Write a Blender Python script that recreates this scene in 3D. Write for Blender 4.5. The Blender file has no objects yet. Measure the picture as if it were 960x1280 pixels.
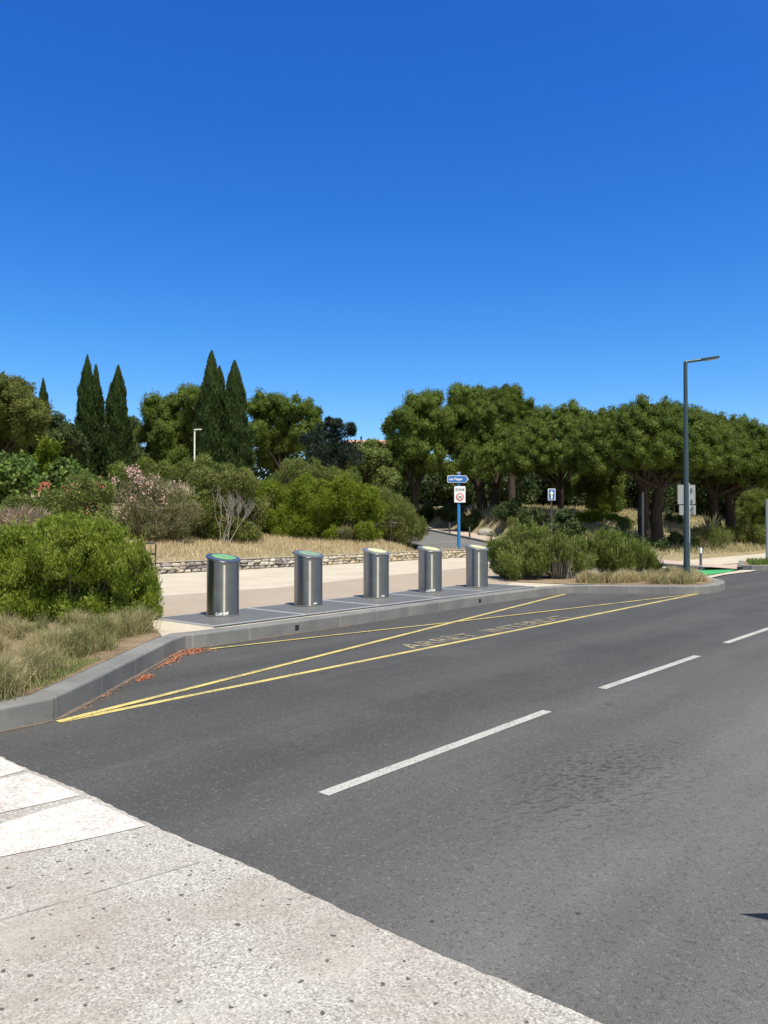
import bpy, bmesh, math, random
import numpy as np
from mathutils import Vector, Matrix
from mathutils.geometry import tessellate_polygon
R = math.radians
sc = bpy.context.scene
col = sc.collection

# ------------------------------------------------------------------ camera
CAMH = 1.75
TH = math.atan(16/960)
cam_d = bpy.data.cameras.new('camera'); cam = bpy.data.objects.new('camera', cam_d); col.objects.link(cam)
cam.location = (0, 0, CAMH); cam.rotation_euler = (R(90)+TH, 0, 0)
cam_d.sensor_fit = 'HORIZONTAL'; cam_d.sensor_width = 36; cam_d.lens = 36.0
cam_d.clip_start = .05; cam_d.clip_end = 8000
sc.camera = cam
# ------------------------------------------------------------------ world, sun, exposure
SUN_AZ, SUN_EL = R(26), R(64)       # azimuth: from straight behind the camera, towards its right
w = bpy.data.worlds.new('World'); sc.world = w; w.use_nodes = True
nt = w.node_tree; nt.nodes.clear()
sky = nt.nodes.new('ShaderNodeTexSky'); sky.sky_type = 'NISHITA'; sky.sun_disc = False
sky.sun_elevation = SUN_EL; sky.sun_rotation = math.pi-SUN_AZ
sky.altitude = 0; sky.air_density = 1.0; sky.dust_density = .35; sky.ozone_density = 3.0
hs = nt.nodes.new('ShaderNodeHueSaturation'); hs.inputs['Saturation'].default_value = 1.22; hs.inputs['Hue'].default_value = .508
hs.inputs['Value'].default_value = 1.0
bg = nt.nodes.new('ShaderNodeBackground'); bg.inputs['Strength'].default_value = .08
wo = nt.nodes.new('ShaderNodeOutputWorld')
nt.links.new(sky.outputs[0], hs.inputs['Color'])
_sp = nt.nodes.new('ShaderNodeSeparateColor'); _cb = nt.nodes.new('ShaderNodeCombineColor'); nt.links.new(hs.outputs[0], _sp.inputs[0])
for _i, (_a, _g) in enumerate(((1.26, 1.51), (1.148, 1.12), (1.263, .81))):     # deep clear Mediterranean blue
    _p = nt.nodes.new('ShaderNodeMath'); _p.operation = 'POWER'; nt.links.new(_sp.outputs[_i], _p.inputs[0]); _p.inputs[1].default_value = _g
    _q = nt.nodes.new('ShaderNodeMath'); _q.operation = 'MULTIPLY'; nt.links.new(_p.outputs[0], _q.inputs[0]); _q.inputs[1].default_value = _a*.13**(_g-1)
    nt.links.new(_q.outputs[0], _cb.inputs[_i])
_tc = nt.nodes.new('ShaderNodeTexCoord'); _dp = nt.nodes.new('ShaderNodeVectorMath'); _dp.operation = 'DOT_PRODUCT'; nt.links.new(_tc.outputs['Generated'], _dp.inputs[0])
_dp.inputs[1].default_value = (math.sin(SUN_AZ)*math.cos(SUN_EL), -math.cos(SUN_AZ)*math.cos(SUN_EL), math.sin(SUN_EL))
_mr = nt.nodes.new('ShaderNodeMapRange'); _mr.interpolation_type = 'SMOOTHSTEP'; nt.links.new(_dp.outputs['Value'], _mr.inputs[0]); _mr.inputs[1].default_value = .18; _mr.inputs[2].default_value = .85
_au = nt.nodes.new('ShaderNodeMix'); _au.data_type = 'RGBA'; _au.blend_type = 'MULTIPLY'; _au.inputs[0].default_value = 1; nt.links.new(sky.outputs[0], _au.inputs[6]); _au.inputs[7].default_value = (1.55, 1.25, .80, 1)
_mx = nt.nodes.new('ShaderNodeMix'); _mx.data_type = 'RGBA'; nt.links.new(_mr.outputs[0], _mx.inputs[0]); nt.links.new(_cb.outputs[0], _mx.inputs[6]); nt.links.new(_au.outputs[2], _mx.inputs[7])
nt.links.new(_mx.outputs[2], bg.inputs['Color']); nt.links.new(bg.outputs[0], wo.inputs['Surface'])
sd = bpy.data.lights.new('sun', 'SUN'); sd.energy = 4.0; sd.angle = R(.5); sd.color = (1, .94, .82)
so = bpy.data.objects.new('sun', sd); col.objects.link(so)
sdir = Vector((math.sin(SUN_AZ)*math.cos(SUN_EL), -math.cos(SUN_AZ)*math.cos(SUN_EL), math.sin(SUN_EL)))
so.rotation_euler = sdir.to_track_quat('Z', 'Y').to_euler(); so.location = (10, -20, 40)
sc.view_settings.view_transform = 'Standard'; sc.view_settings.look = 'None'
sc.view_settings.exposure = .7; sc.view_settings.gamma = 1; sc.view_settings.use_curve_mapping = False
sc.cycles.max_bounces = 6; sc.cycles.diffuse_bounces = 3; sc.cycles.transparent_max_bounces = 4

# ------------------------------------------------------------------ geometry of the place
c_, s_ = math.cos(TH), math.sin(TH)
def ray(px, py):
    u = (px-480)/960; v = (640-py)/960
    return Vector((u, c_-s_*v, s_+c_*v))
def G(px, py, z=0):                      # point on a level plane
    d = ray(px, py); t = (z-CAMH)/d.z
    return Vector((d.x*t, d.y*t, z))
def at(px, py, Y):                       # point at a distance Y
    d = ray(px, py); t = Y/d.y
    return Vector((d.x*t, Y, CAMH+d.z*t))
DX, DY = .66, .7513                      # direction of the main road
def sw(x, y): return -DY*x+DX*y, DX*x+DY*y
def xy(s, w): return (-DY*s+DX*w, DX*s+DY*w)
ST = [(12.4, 24, .0), (10.2, 28.5, .02), (8.2, 33, .06), (4.9, 44, .42), (1.6, 58, 1.2), (-2.5, 70, 1.9), (-9, 84, 2.7)]   # side street centre line
_sy = np.array([p[1] for p in ST]); _sx = np.array([p[0] for p in ST]); _sz = np.array([p[2] for p in ST])
def sstep(t): t = np.clip(t, 0, 1); return t*t*(3-2*t)
def hgt(x, y):
    x = np.asarray(x, float); y = np.asarray(y, float)
    s = -DY*x+DX*y; wv = DX*x+DY*y
    qb = np.maximum(0, s-21.3)
    bump = .06*np.sin(x*.9+1.3)*np.cos(y*.7)+.03*np.sin(x*2.1)*np.sin(y*1.7+.4)
    hb = np.where(s > 21.95, .46+.080*qb+.0009*qb**2+bump*sstep(qb/2), -.06)
    q = np.maximum(0, s-13.7)
    hr = np.where(s > 13.7, .07+2.95*(1-np.exp(-(q/11.5)**2))+.012*q+bump*1.6*sstep(q/3), -.06)
    sx = np.interp(y, _sy, _sx); dist = (x-sx)*.96
    side = sstep((dist+1.5)/3)
    h = hb*(1-side)+hr*side
    hz = np.interp(y, _sy, _sz)-.1
    k = sstep((np.abs(dist)-4.2)/2.2)
    k = np.where((y > 26) & (y < 84), k, 1.0)
    h = h*k+hz*(1-k)
    h = np.where((s < 13.5), np.minimum(h, -.06), h)
    far = np.hypot(x, y)
    cap = 9.0
    h = np.where(h > cap*.5, cap*.5+cap*.5*np.tanh((h-cap*.5)/(cap*.5)), h)
    return h
def H(x, y): return float(hgt(x, y))

# ------------------------------------------------------------------ helpers
def tag(o, label=None, cat=None, group=None, kind=None):
    if label: o['label'] = label
    if cat: o['category'] = cat
    if group: o['group'] = group
    if kind: o['kind'] = kind
    return o
def empty(name, loc, rz=0):
    o = bpy.data.objects.new(name, None); o.empty_display_size = .2; col.objects.link(o)
    o.location = loc; o.rotation_euler = (0, 0, rz); return o
def link(name, me, parent=None, mats=()):
    o = bpy.data.objects.new(name, me); col.objects.link(o)
    for m in mats: me.materials.append(m)
    if parent is not None:
        o.parent = parent
    return o
def fastmesh(name, V, sizes, loops, attr=None, smooth=False, mi=None):
    me = bpy.data.meshes.new(name)
    V = np.asarray(V, np.float32); loops = np.asarray(loops, np.int32); sizes = np.asarray(sizes, np.int32)
    me.vertices.add(len(V)); me.vertices.foreach_set('co', V.ravel())
    me.loops.add(len(loops)); me.loops.foreach_set('vertex_index', loops)
    me.polygons.add(len(sizes)); st = np.concatenate([[0], np.cumsum(sizes)[:-1]]).astype(np.int32)
    me.polygons.foreach_set('loop_start', st); me.polygons.foreach_set('loop_total', sizes)
    if mi is not None: me.polygons.foreach_set('material_index', np.asarray(mi, np.int32))
    if smooth: me.polygons.foreach_set('use_smooth', np.ones(len(sizes), bool))
    if attr is not None:
        a = me.attributes.new('rnd', 'FLOAT', 'POINT'); a.data.foreach_set('value', np.asarray(attr, np.float32))
    me.update(calc_edges=True); me.validate()
    return me
class MB:
    """collects primitives and links them as one mesh object"""
    def __init__(self): self.bm = bmesh.new()
    def box(self, c, size, rot=None, mi=0, bev=0):
        b = bmesh.new(); bmesh.ops.create_cube(b, size=1)
        for v in b.verts: v.co = Vector((v.co.x*size[0], v.co.y*size[1], v.co.z*size[2]))
        if bev: bmesh.ops.bevel(b, geom=b.edges[:], offset=bev, segments=2, affect='EDGES')
        M = Matrix.Translation(Vector(c)) @ (rot.to_4x4() if rot is not None else Matrix.Identity(4))
        b.transform(M); self._add(b, mi); return self
    def _add(self, b, mi=0, smooth=False):
        for f in b.faces: f.material_index = mi; f.smooth = smooth
        me = bpy.data.meshes.new('t'); b.to_mesh(me); b.free(); self.bm.from_mesh(me); bpy.data.meshes.remove(me)
    def tube(self, pts, rad, n=8, mi=0, cap=True, smooth=True):
        b = bmesh.new(); pts = [Vector(p) for p in pts]
        rad = rad if hasattr(rad, '__len__') else [rad]*len(pts)
        rings = []; up = None
        for i, p in enumerate(pts):
            t = (pts[min(i+1, len(pts)-1)]-pts[max(i-1, 0)]).normalized()
            if up is None: up = Vector((1, 0, 0)) if abs(t.x) < .9 else Vector((0, 1, 0))
            a = t.cross(up).normalized(); q = a.cross(t).normalized(); up = q
            rings.append([b.verts.new(p+rad[i]*(math.cos(2*math.pi*k/n)*a+math.sin(2*math.pi*k/n)*q)) for k in range(n)])
        for i in range(len(rings)-1):
            for k in range(n):
                b.faces.new((rings[i][k], rings[i][(k+1) % n], rings[i+1][(k+1) % n], rings[i+1][k]))
        if cap: b.faces.new(rings[0][::-1]); b.faces.new(rings[-1])
        self._add(b, mi, smooth); return self
    def lathe(self, prof, c=(0, 0, 0), n=32, mi=0, tilt=None, smooth=True):
        b = bmesh.new(); rings = []
        for r, z in prof:
            rings.append([b.verts.new((r*math.cos(2*math.pi*k/n), r*math.sin(2*math.pi*k/n), z)) for k in range(n)])
        for i in range(len(rings)-1):
            for k in range(n): b.faces.new((rings[i][k], rings[i][(k+1) % n], rings[i+1][(k+1) % n], rings[i+1][k]))
        b.faces.new(rings[0][::-1]); b.faces.new(rings[-1])
        if tilt is not None: b.transform(tilt)
        b.transform(Matrix.Translation(Vector(c))); self._add(b, mi, smooth); return self
    def poly(self, pts, mi=0):
        b = bmesh.new(); b.faces.new([b.verts.new(p) for p in pts]); bmesh.ops.triangulate(b, faces=b.faces[:]); self._add(b, mi); return self
    def build(self, name, mats, parent=None, autosmooth=True):
        me = bpy.data.meshes.new(name); bmesh.ops.recalc_face_normals(self.bm, faces=self.bm.faces[:])
        self.bm.to_mesh(me); self.bm.free()
        mats = mats if isinstance(mats, (list, tuple)) else [mats]
        o = link(name, me, parent, mats)
        if autosmooth:
            try: me.set_sharp_from_angle(angle=R(40))
            except Exception: pass
        return o
def sheet(name, pts, z, mat, parent=None):
    """flat polygon, up-facing"""
    P3 = [Vector((p[0], p[1], p[2] if len(p) > 2 else z)) for p in pts]
    b = bmesh.new(); vs = [b.verts.new(p) for p in P3]
    for t in tessellate_polygon([P3]): b.faces.new([vs[i] for i in t])
    for f in b.faces:
        f.normal_update()
        if f.normal.z < 0: f.normal_flip()
    me = bpy.data.meshes.new(name); b.to_mesh(me); b.free()
    return link(name, me, parent, [mat])
def copy_tree(o, parent=None):
    c = o.copy(); col.objects.link(c); c.parent = parent
    for ch in list(o.children): copy_tree(ch, c)
    return c

# ------------------------------------------------------------------ materials
def lin(r, g, b):
    f = lambda v: (v/255/12.92) if v/255 <= .04045 else ((v/255+.055)/1.055)**2.4
    return (f(r), f(g), f(b), 1)
class Mat:
    def __init__(self, name, rough=.7, base=(.5, .5, .5, 1), metal=0, spec=.5):
        self.m = bpy.data.materials.new(name); self.m.use_nodes = True; self.nt = self.m.node_tree
        self.p = self.nt.nodes['Principled BSDF']; self.p.inputs['Roughness'].default_value = rough
        self.p.inputs['Base Color'].default_value = base; self.p.inputs['Metallic'].default_value = metal
        self.p.inputs['Specular IOR Level'].default_value = spec
        self._c = None
    def n(self, t, **k):
        nd = self.nt.nodes.new(t)
        for a, b in k.items():
            if a in nd.inputs: nd.inputs[a].default_value = b
            else: setattr(nd, a, b)
        return nd
    def l(self, a, b): self.nt.links.new(a, b)
    def coord(self, scale=(1, 1, 1), rot=(0, 0, 0), loc=(0, 0, 0), kind='Object'):
        tc = self.n('ShaderNodeTexCoord'); mp = self.n('ShaderNodeMapping'); self.l(tc.outputs[kind], mp.inputs[0])
        mp.inputs['Scale'].default_value = scale; mp.inputs['Rotation'].default_value = rot; mp.inputs['Location'].default_value = loc
        return mp.outputs[0]
    def along(self, sx, sy, ang):
        tc = self.n('ShaderNodeTexCoord'); mp = self.n('ShaderNodeMapping'); mp.vector_type = 'TEXTURE'; self.l(tc.outputs['Object'], mp.inputs[0])
        mp.inputs['Scale'].default_value = (sx, sy, 1); mp.inputs['Rotation'].default_value = (0, 0, ang); return mp.outputs[0]
    def noise(self, vec, scale, detail=4, rough=.6, out='Fac', dist=0):
        n = self.n('ShaderNodeTexNoise'); self.l(vec, n.inputs['Vector']); n.inputs['Scale'].default_value = scale
        n.inputs['Detail'].default_value = detail; n.inputs['Roughness'].default_value = rough; n.inputs['Distortion'].default_value = dist
        return n.outputs[out]
    def vor(self, vec, scale, out='Distance', feature='F1', rand=1):
        n = self.n('ShaderNodeTexVoronoi'); n.voronoi_dimensions = '2D'; n.feature = feature; self.l(vec, n.inputs['Vector']); n.inputs['Scale'].default_value = scale
        n.inputs['Randomness'].default_value = rand
        return n.outputs[out]
    def ramp(self, fac, stops, interp='LINEAR'):
        r = self.n('ShaderNodeValToRGB'); r.color_ramp.interpolation = interp; e = r.color_ramp.elements
        while len(e) < len(stops): e.new(.5)
        for el, (p, cc) in zip(e, stops):
            el.position = p; el.color = cc if len(cc) == 4 else (*cc, 1)
        self.l(fac, r.inputs[0]); return r.outputs[0]
    def mr(self, fac, a, b, c=0, d=1):
        r = self.n('ShaderNodeMapRange'); r.inputs[1].default_value = a; r.inputs[2].default_value = b
        r.inputs[3].default_value = c; r.inputs[4].default_value = d; self.l(fac, r.inputs[0]); return r.outputs[0]
    def mix(self, fac, a, b, mode='MIX'):
        m = self.n('ShaderNodeMix'); m.data_type = 'RGBA'; m.blend_type = mode
        for v, i in ((fac, 0), (a, 6), (b, 7)):
            if isinstance(v, (int, float)): m.inputs[i].default_value = v
            elif isinstance(v, tuple): m.inputs[i].default_value = v
            else: self.l(v, m.inputs[i])
        return m.outputs[2]
    def math(self, op, a, b=0.0):
        m = self.n('ShaderNodeMath'); m.operation = op
        for i, v in enumerate((a, b)):
            if isinstance(v, (int, float)): m.inputs[i].default_value = v
            else: self.l(v, m.inputs[i])
        return m.outputs[0]
    def color(self, s): self.l(s, self.p.inputs['Base Color']); return self
    def bump(self, h, strength=.5, dist=.01):
        b = self.n('ShaderNodeBump'); b.inputs['Strength'].default_value = strength; b.inputs['Distance'].default_value = dist
        self.l(h, b.inputs['Height']); self.l(b.outputs[0], self.p.inputs['Normal']); return self
def gray(v, a=1): return (v, v, v, a)

def make_asphalt(name, tone=1.0, stains=True):
    m = Mat(name, .82, spec=.35); v = m.coord()
    fine = m.noise(v, 160, 3, .7); mid = m.noise(v, 34, 4, .75); big = m.noise(v, .55, 5, .6)
    base = m.ramp(fine, [(.28, (.044*tone, .0435*tone, .043*tone)), (.5, (.091*tone, .0905*tone, .089*tone)), (.72, (.18*tone, .178*tone, .173*tone))])
    st = m.along(9, .8, math.atan2(DY, DX))
    streak = m.noise(st, 1.3, 4, .6)
    k = m.math('ADD', m.mr(streak, .3, .7, .84, 1.15), m.mr(big, .35, .68, -.10, .12))
    if stains:      # the near lane is paler than the far one
        sep = m.n('ShaderNodeSeparateXYZ'); m.l(m.along(1, 1, math.atan2(DY, DX)), sep.inputs[0])
        ss = m.math('ADD', sep.outputs[1], m.mr(big, .3, .7, -.5, .5))
        k = m.math('MULTIPLY', k, m.mr(ss, 4.2, 1.6, .64, 1.22))
        trk = m.math('SINE', m.math('MULTIPLY', ss, 3.9)); k = m.math('MULTIPLY', k, m.mr(trk, -1, 1, .93, 1.07))
    cc = m.n('ShaderNodeCombineColor'); [m.l(k, cc.inputs[i]) for i in range(3)]
    col1 = m.mix(1.0, base, cc.outputs[0], 'MULTIPLY')
    col1 = m.mix(m.mr(mid, .60, .72, 0, .25), col1, (.22, .215, .20, 1)); col1 = m.mix(m.mr(mid, .30, .42, .25, 0), col1, (.04, .04, .04, 1))
    vc = m.n('ShaderNodeSeparateColor'); m.l(m.vor(v, 70, 'Color'), vc.inputs[0]); col1 = m.mix(m.mr(vc.outputs[0], .88, .98, 0, .22), col1, (.26, .25, .235, 1)); col1 = m.mix(m.mr(vc.outputs[1], .85, .95, 0, .4), col1, (.03, .03, .03, 1))
    # light chips of aggregate
    chip = m.vor(v, 13, 'Distance'); col1 = m.mix(m.mr(chip, .03, .05, .28, 0), col1, (.30, .29, .27, 1))
    if stains:
        # dark drips in the lane, an oval area along the driving direction
        for (px, py, a, b, amt, sca) in ((735, 965, 1.1, .42, .80, 60), (755, 972, 1.9, .8, .60, 42), (752, 882, .28, .10, .7, 8), (790, 822, .4, .2, .4, 8), (735, 778, .9, .3, .45, 6),
                                         (722, 1142, .018, .013, .95, 30), (540, 1152, .016, .012, .95, 30), (400, 843, .5, .10, .4, 6)):
            g = G(px, py)
            tc = m.n('ShaderNodeTexCoord'); mp = m.n('ShaderNodeMapping'); mp.vector_type = 'TEXTURE'
            mp.inputs['Location'].default_value = (g.x, g.y, 0); mp.inputs['Rotation'].default_value = (0, 0, math.atan2(DY, DX)); mp.inputs['Scale'].default_value = (a, b, 1)
            m.l(tc.outputs['Object'], mp.inputs[0])
            ln = m.n('ShaderNodeVectorMath'); ln.operation = 'LENGTH'; m.l(mp.outputs[0], ln.inputs[0])
            mask = m.mr(ln.outputs['Value'], .3, 1.0, 1, 0)
            sp = m.noise(m.along(2.6, 1, math.atan2(DY, DX)-.5) if a > .5 else v, sca*(.75 if a > .5 else 1), 2, .5)
            thr = m.mr(sp, .55, .62, 0, 1) if a > .1 else m.mr(sp, -1, 0, 0, 1)
            col1 = m.mix(m.math('MULTIPLY', m.math('MULTIPLY', mask, thr), amt), col1, (.018, .018, .019, 1))
    m.color(col1); m.bump(m.math('ADD', fine, m.math('MULTIPLY', mid, 1.2)), .55, .006)
    return m.m
ASPH = make_asphalt('asphalt')
ASPH2 = make_asphalt('street asphalt', 1.5, False)

def make_aggregate():
    m = Mat('exposed aggregate concrete', .85, spec=.3); v = m.coord()
    fine = m.noise(v, 120, 3, .8); vo = m.vor(v, 130, 'Color')
    sepv = m.n('ShaderNodeSeparateColor'); m.l(vo, sepv.inputs[0])
    base = m.ramp(sepv.outputs[0], [(0, (.12, .112, .103)), (.25, (.275, .26, .242)), (.65, (.39, .372, .35)), (1, (.60, .58, .55))])
    base = m.mix(m.mr(fine, .3, .7, .0, .5), base, (.41, .395, .375, 1))
    big = m.noise(v, 1.1, 5, .6)
    base = m.mix(m.mr(big, .42, .62, 0, .6), base, (.27, .228, .195, 1))
    n2 = m.noise(m.along(3.5, 1, math.atan2(DY, DX)-.2), 2.2, 3, .5)
    base = m.mix(m.mr(n2, .5, .7, 0, .35), base, (.46, .44, .40, 1))
    # dark stones / gum spots
    tc = m.noise(v, 38, 2, .6, 'Color')
    ad = m.n('ShaderNodeMix'); ad.data_type = 'RGBA'; ad.blend_type = 'LINEAR_LIGHT'; ad.inputs[0].default_value = .016; m.l(v, ad.inputs[6]); m.l(tc, ad.inputs[7])
    dv = m.n('ShaderNodeTexVoronoi'); dv.voronoi_dimensions = '2D'; m.l(ad.outputs[2], dv.inputs['Vector']); dv.inputs['Scale'].default_value = 9.5
    sp2 = m.n('ShaderNodeSeparateColor'); m.l(dv.outputs['Color'], sp2.inputs[0])
    rr = m.mr(sp2.outputs[0], .4, 1, .015, .11)
    spot = m.math('LESS_THAN', dv.outputs['Distance'], rr)
    base = m.mix(m.math('MULTIPLY', spot, .85), base, (.05, .045, .042, 1))
    d3 = m.vor(v, 15, 'Distance'); base = m.mix(m.mr(d3, .05, .09, .55, 0), base, (.13, .10, .085, 1))
    m.color(base); m.bump(m.math('ADD', fine, d3), .6, .005); return m.m
AGG = make_aggregate()
def make_concrete(name, a, b, spot=.5):
    m = Mat(name, .88, spec=.3); v = m.coord()
    n1 = m.noise(v, .8, 6, .65); n2 = m.noise(v, 50, 3, .7)
    c = m.mix(m.mr(n1, .35, .65), a, b); c = m.mix(m.mr(n2, .3, .7, 0, spot), c, tuple(x*.72 for x in a[:3])+(1,))
    m.color(c); m.bump(n2, .3, .004); return m.m
LIGHTC = make_concrete('pale concrete paving', (.44, .39, .315, 1), (.53, .48, .40, 1), .35)
BEIGE = make_concrete('beige resin paving', (.335, .275, .22, 1), (.375, .315, .255, 1), .4)
PINKC = make_concrete('pinkish paving', (.42, .33, .28, 1), (.48, .39, .33, 1), .3)
KERB = None
def make_kerb():
    m = Mat('dark basalt kerb', .75, spec=.35); v = m.coord()
    n1 = m.noise(v, 1.6, 5, .6); n2 = m.noise(v, 110, 3, .8); n3 = m.noise(m.coord((1, 1, 3)), 9, 4, .7)
    c = m.ramp(n2, [(.3, (.11, .111, .112)), (.7, (.205, .205, .203))])
    c = m.mix(m.mr(n1, .38, .62, 0, .65), c, (.24, .235, .225, 1)); c = m.mix(m.mr(n3, .55, .75, 0, .5), c, (.10, .102, .104, 1))
    m.color(c); m.bump(n2, .5, .005); return m.m
KERB = make_kerb()
MORTAR = make_concrete('pale mortar', (.36, .34, .30, 1), (.42, .40, .37, 1))
def make_paint(name, a, wear, thr=.56):
    m = Mat(name, .7, spec=.3); v = m.coord(); n = m.noise(v, 45, 5, .8); n2 = m.noise(v, 2.2, 4, .7)
    c = m.mix(m.mr(m.math('ADD', n, m.math('MULTIPLY', n2, .35)), thr+.13, thr+.25, 0, 1), a, wear)
    n3 = m.noise(v, 150, 2, .7); c = m.mix(m.mr(n3, .45, .7, 0, .35), c, tuple(x*.6 for x in a[:3])+(1,))
    m.color(c); m.bump(n3, .3, .003); return m.m
WHITEP = make_paint('white road paint', (.42, .42, .40, 1), (.16, .16, .155, 1), .56)
WHITEB = make_paint('white crossing paint', (.60, .58, .55, 1), (.38, .34, .30, 1), .52)
YELP = make_paint('yellow road paint', (.60, .49, .165, 1), (.20, .18, .12, 1), .52)
YELT = make_paint('worn yellow lettering paint', (.50, .41, .19, 1), (.13, .125, .115, 1), .42)
def make_dirt(name, stops, sc1=1.5):
    m = Mat(name, .95, spec=.1); v = m.coord(); n = m.noise(v, sc1, 6, .7); n2 = m.noise(v, 22, 5, .75)
    f = m.math('ADD', m.math('MULTIPLY', n, .55), m.math('MULTIPLY', n2, .45))
    m.color(m.ramp(f, stops)); m.bump(n2, .8, .04); return m.m
GROUND = make_dirt('dry hillside ground', [(.35, (.10, .095, .045)), (.46, (.235, .20, .12)), (.56, (.33, .275, .175)), (.7, (.20, .17, .10))])
SOIL = make_dirt('planting bed soil', [(.35, (.12, .085, .06)), (.5, (.24, .18, .12)), (.65, (.33, .26, .18))], 3)
def simple(name, c, rough=.5, metal=0, spec=.5, var=.08, bumps=0):
    m = Mat(name, rough, metal=metal, spec=spec); v = m.coord(); n = m.noise(v, 9, 5, .65)
    m.color(m.mix(m.mr(n, .3, .7), tuple(x*(1-var) for x in c)+(1,), tuple(min(1, x*(1+var)) for x in c)+(1,)))
    m.l(m.mr(n, .3, .7, rough*.85, min(1, rough*1.15)), m.p.inputs['Roughness'])
    if bumps: m.bump(n, bumps, .01)
    return m.m
GREENL = make_paint('green cycle lane coating', (.035, .33, .10, 1), (.09, .33, .14, 1), .5)
PLATE = simple('dark grey platform panel', (.115, .118, .12), .6, var=.15)
FRAMEM = simple('pale galvanised frame', (.46, .47, .49), .45, .3)
GAPM = simple('dark joint', (.015, .015, .017), .9)
def make_steel():
    m = Mat('brushed stainless steel', .30, (.36, .345, .32, 1), 1.0)
    m.p.inputs['Anisotropic'].default_value = 1.0; m.p.inputs['Anisotropic Rotation'].default_value = .25
    t = m.n('ShaderNodeTangent'); t.direction_type = 'RADIAL'; t.axis = 'Z'; m.l(t.outputs[0], m.p.inputs['Tangent'])
    v = m.coord((1, 1, 60)); n = m.noise(v, 6, 3, .6); n2 = m.noise(m.coord(), 5, 4, .6)
    m.p.inputs['Roughness'].default_value = .275
    m.color(m.mix(m.mr(n2, .35, .7), (.31, .30, .285, 1), (.36, .35, .33, 1)))
    # grime at the foot
    sp = m.n('ShaderNodeSeparateXYZ'); m.l(m.coord(), sp.inputs[0])
    return m.m
STEEL = make_steel()
LIDB = simple('blue grey lid rim', (.13, .155, .185), .38, .35); LIDG = simple('grey lid rim', (.25, .26, .27), .35, .5)
LIDBL = simple('blue lid rim', (.055, .078, .14), .38, .15)
INGR = simple('green lid inlay', (.17, .36, .14), .35, var=.25); INGR2 = simple('dull green lid inlay', (.22, .32, .20), .35, var=.15)
INYE = simple('pale yellow lid inlay', (.60, .60, .33), .35, var=.1)
CHROME = simple('polished rim', (.62, .63, .65), .2, 1)
POST = simple('dark blue green lamp paint', (.045, .075, .088), .38, .3); POSTD = simple('dark grey post paint', (.06, .065, .07), .5)
POSTL = simple('light galvanised post', (.42, .46, .48), .45, .4); BLUEM = simple('blue post paint', (.02, .16, .42), .45)
SIGNW = simple('white sign face', (.78, .78, .79), .4, var=.02); SIGNB = simple('blue sign face', (.02, .13, .42), .4); SIGNG = simple('grey sign back', (.33, .34, .35), .5, .3)
SIGNR = simple('red sign ring', (.55, .03, .03), .4); BLACK = simple('black lettering', (.02, .02, .02), .5); GLASS = simple('lamp diffuser', (.55, .58, .6), .3)
WHITEM = simple('white lamp paint', (.72, .72, .70), .45); REDG = simple('orange red petals', (.62, .10, .035), .8, var=.3)
RAIL = simple('dark rail paint', (.035, .037, .042), .4)
def make_leaf(name, a, b, c=None, trans=.28, rough=.55):
    m = Mat(name, max(rough, .6), spec=.16); at_ = m.n('ShaderNodeAttribute'); at_.attribute_name = 'rnd'
    stops = [(0, a), (1, b)] if c is None else [(0, a), (.55, b), (1, c)]
    cc = m.ramp(at_.outputs['Fac'], stops); m.color(cc)
    tr = m.n('ShaderNodeBsdfTranslucent'); m.l(cc, tr.inputs['Color']); ms = m.n('ShaderNodeMixShader'); ms.inputs[0].default_value = trans
    out = m.nt.nodes['Material Output']; m.l(m.p.outputs[0], ms.inputs[1]); m.l(tr.outputs[0], ms.inputs[2]); m.l(ms.outputs[0], out.inputs['Surface'])
    return m.m
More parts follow.
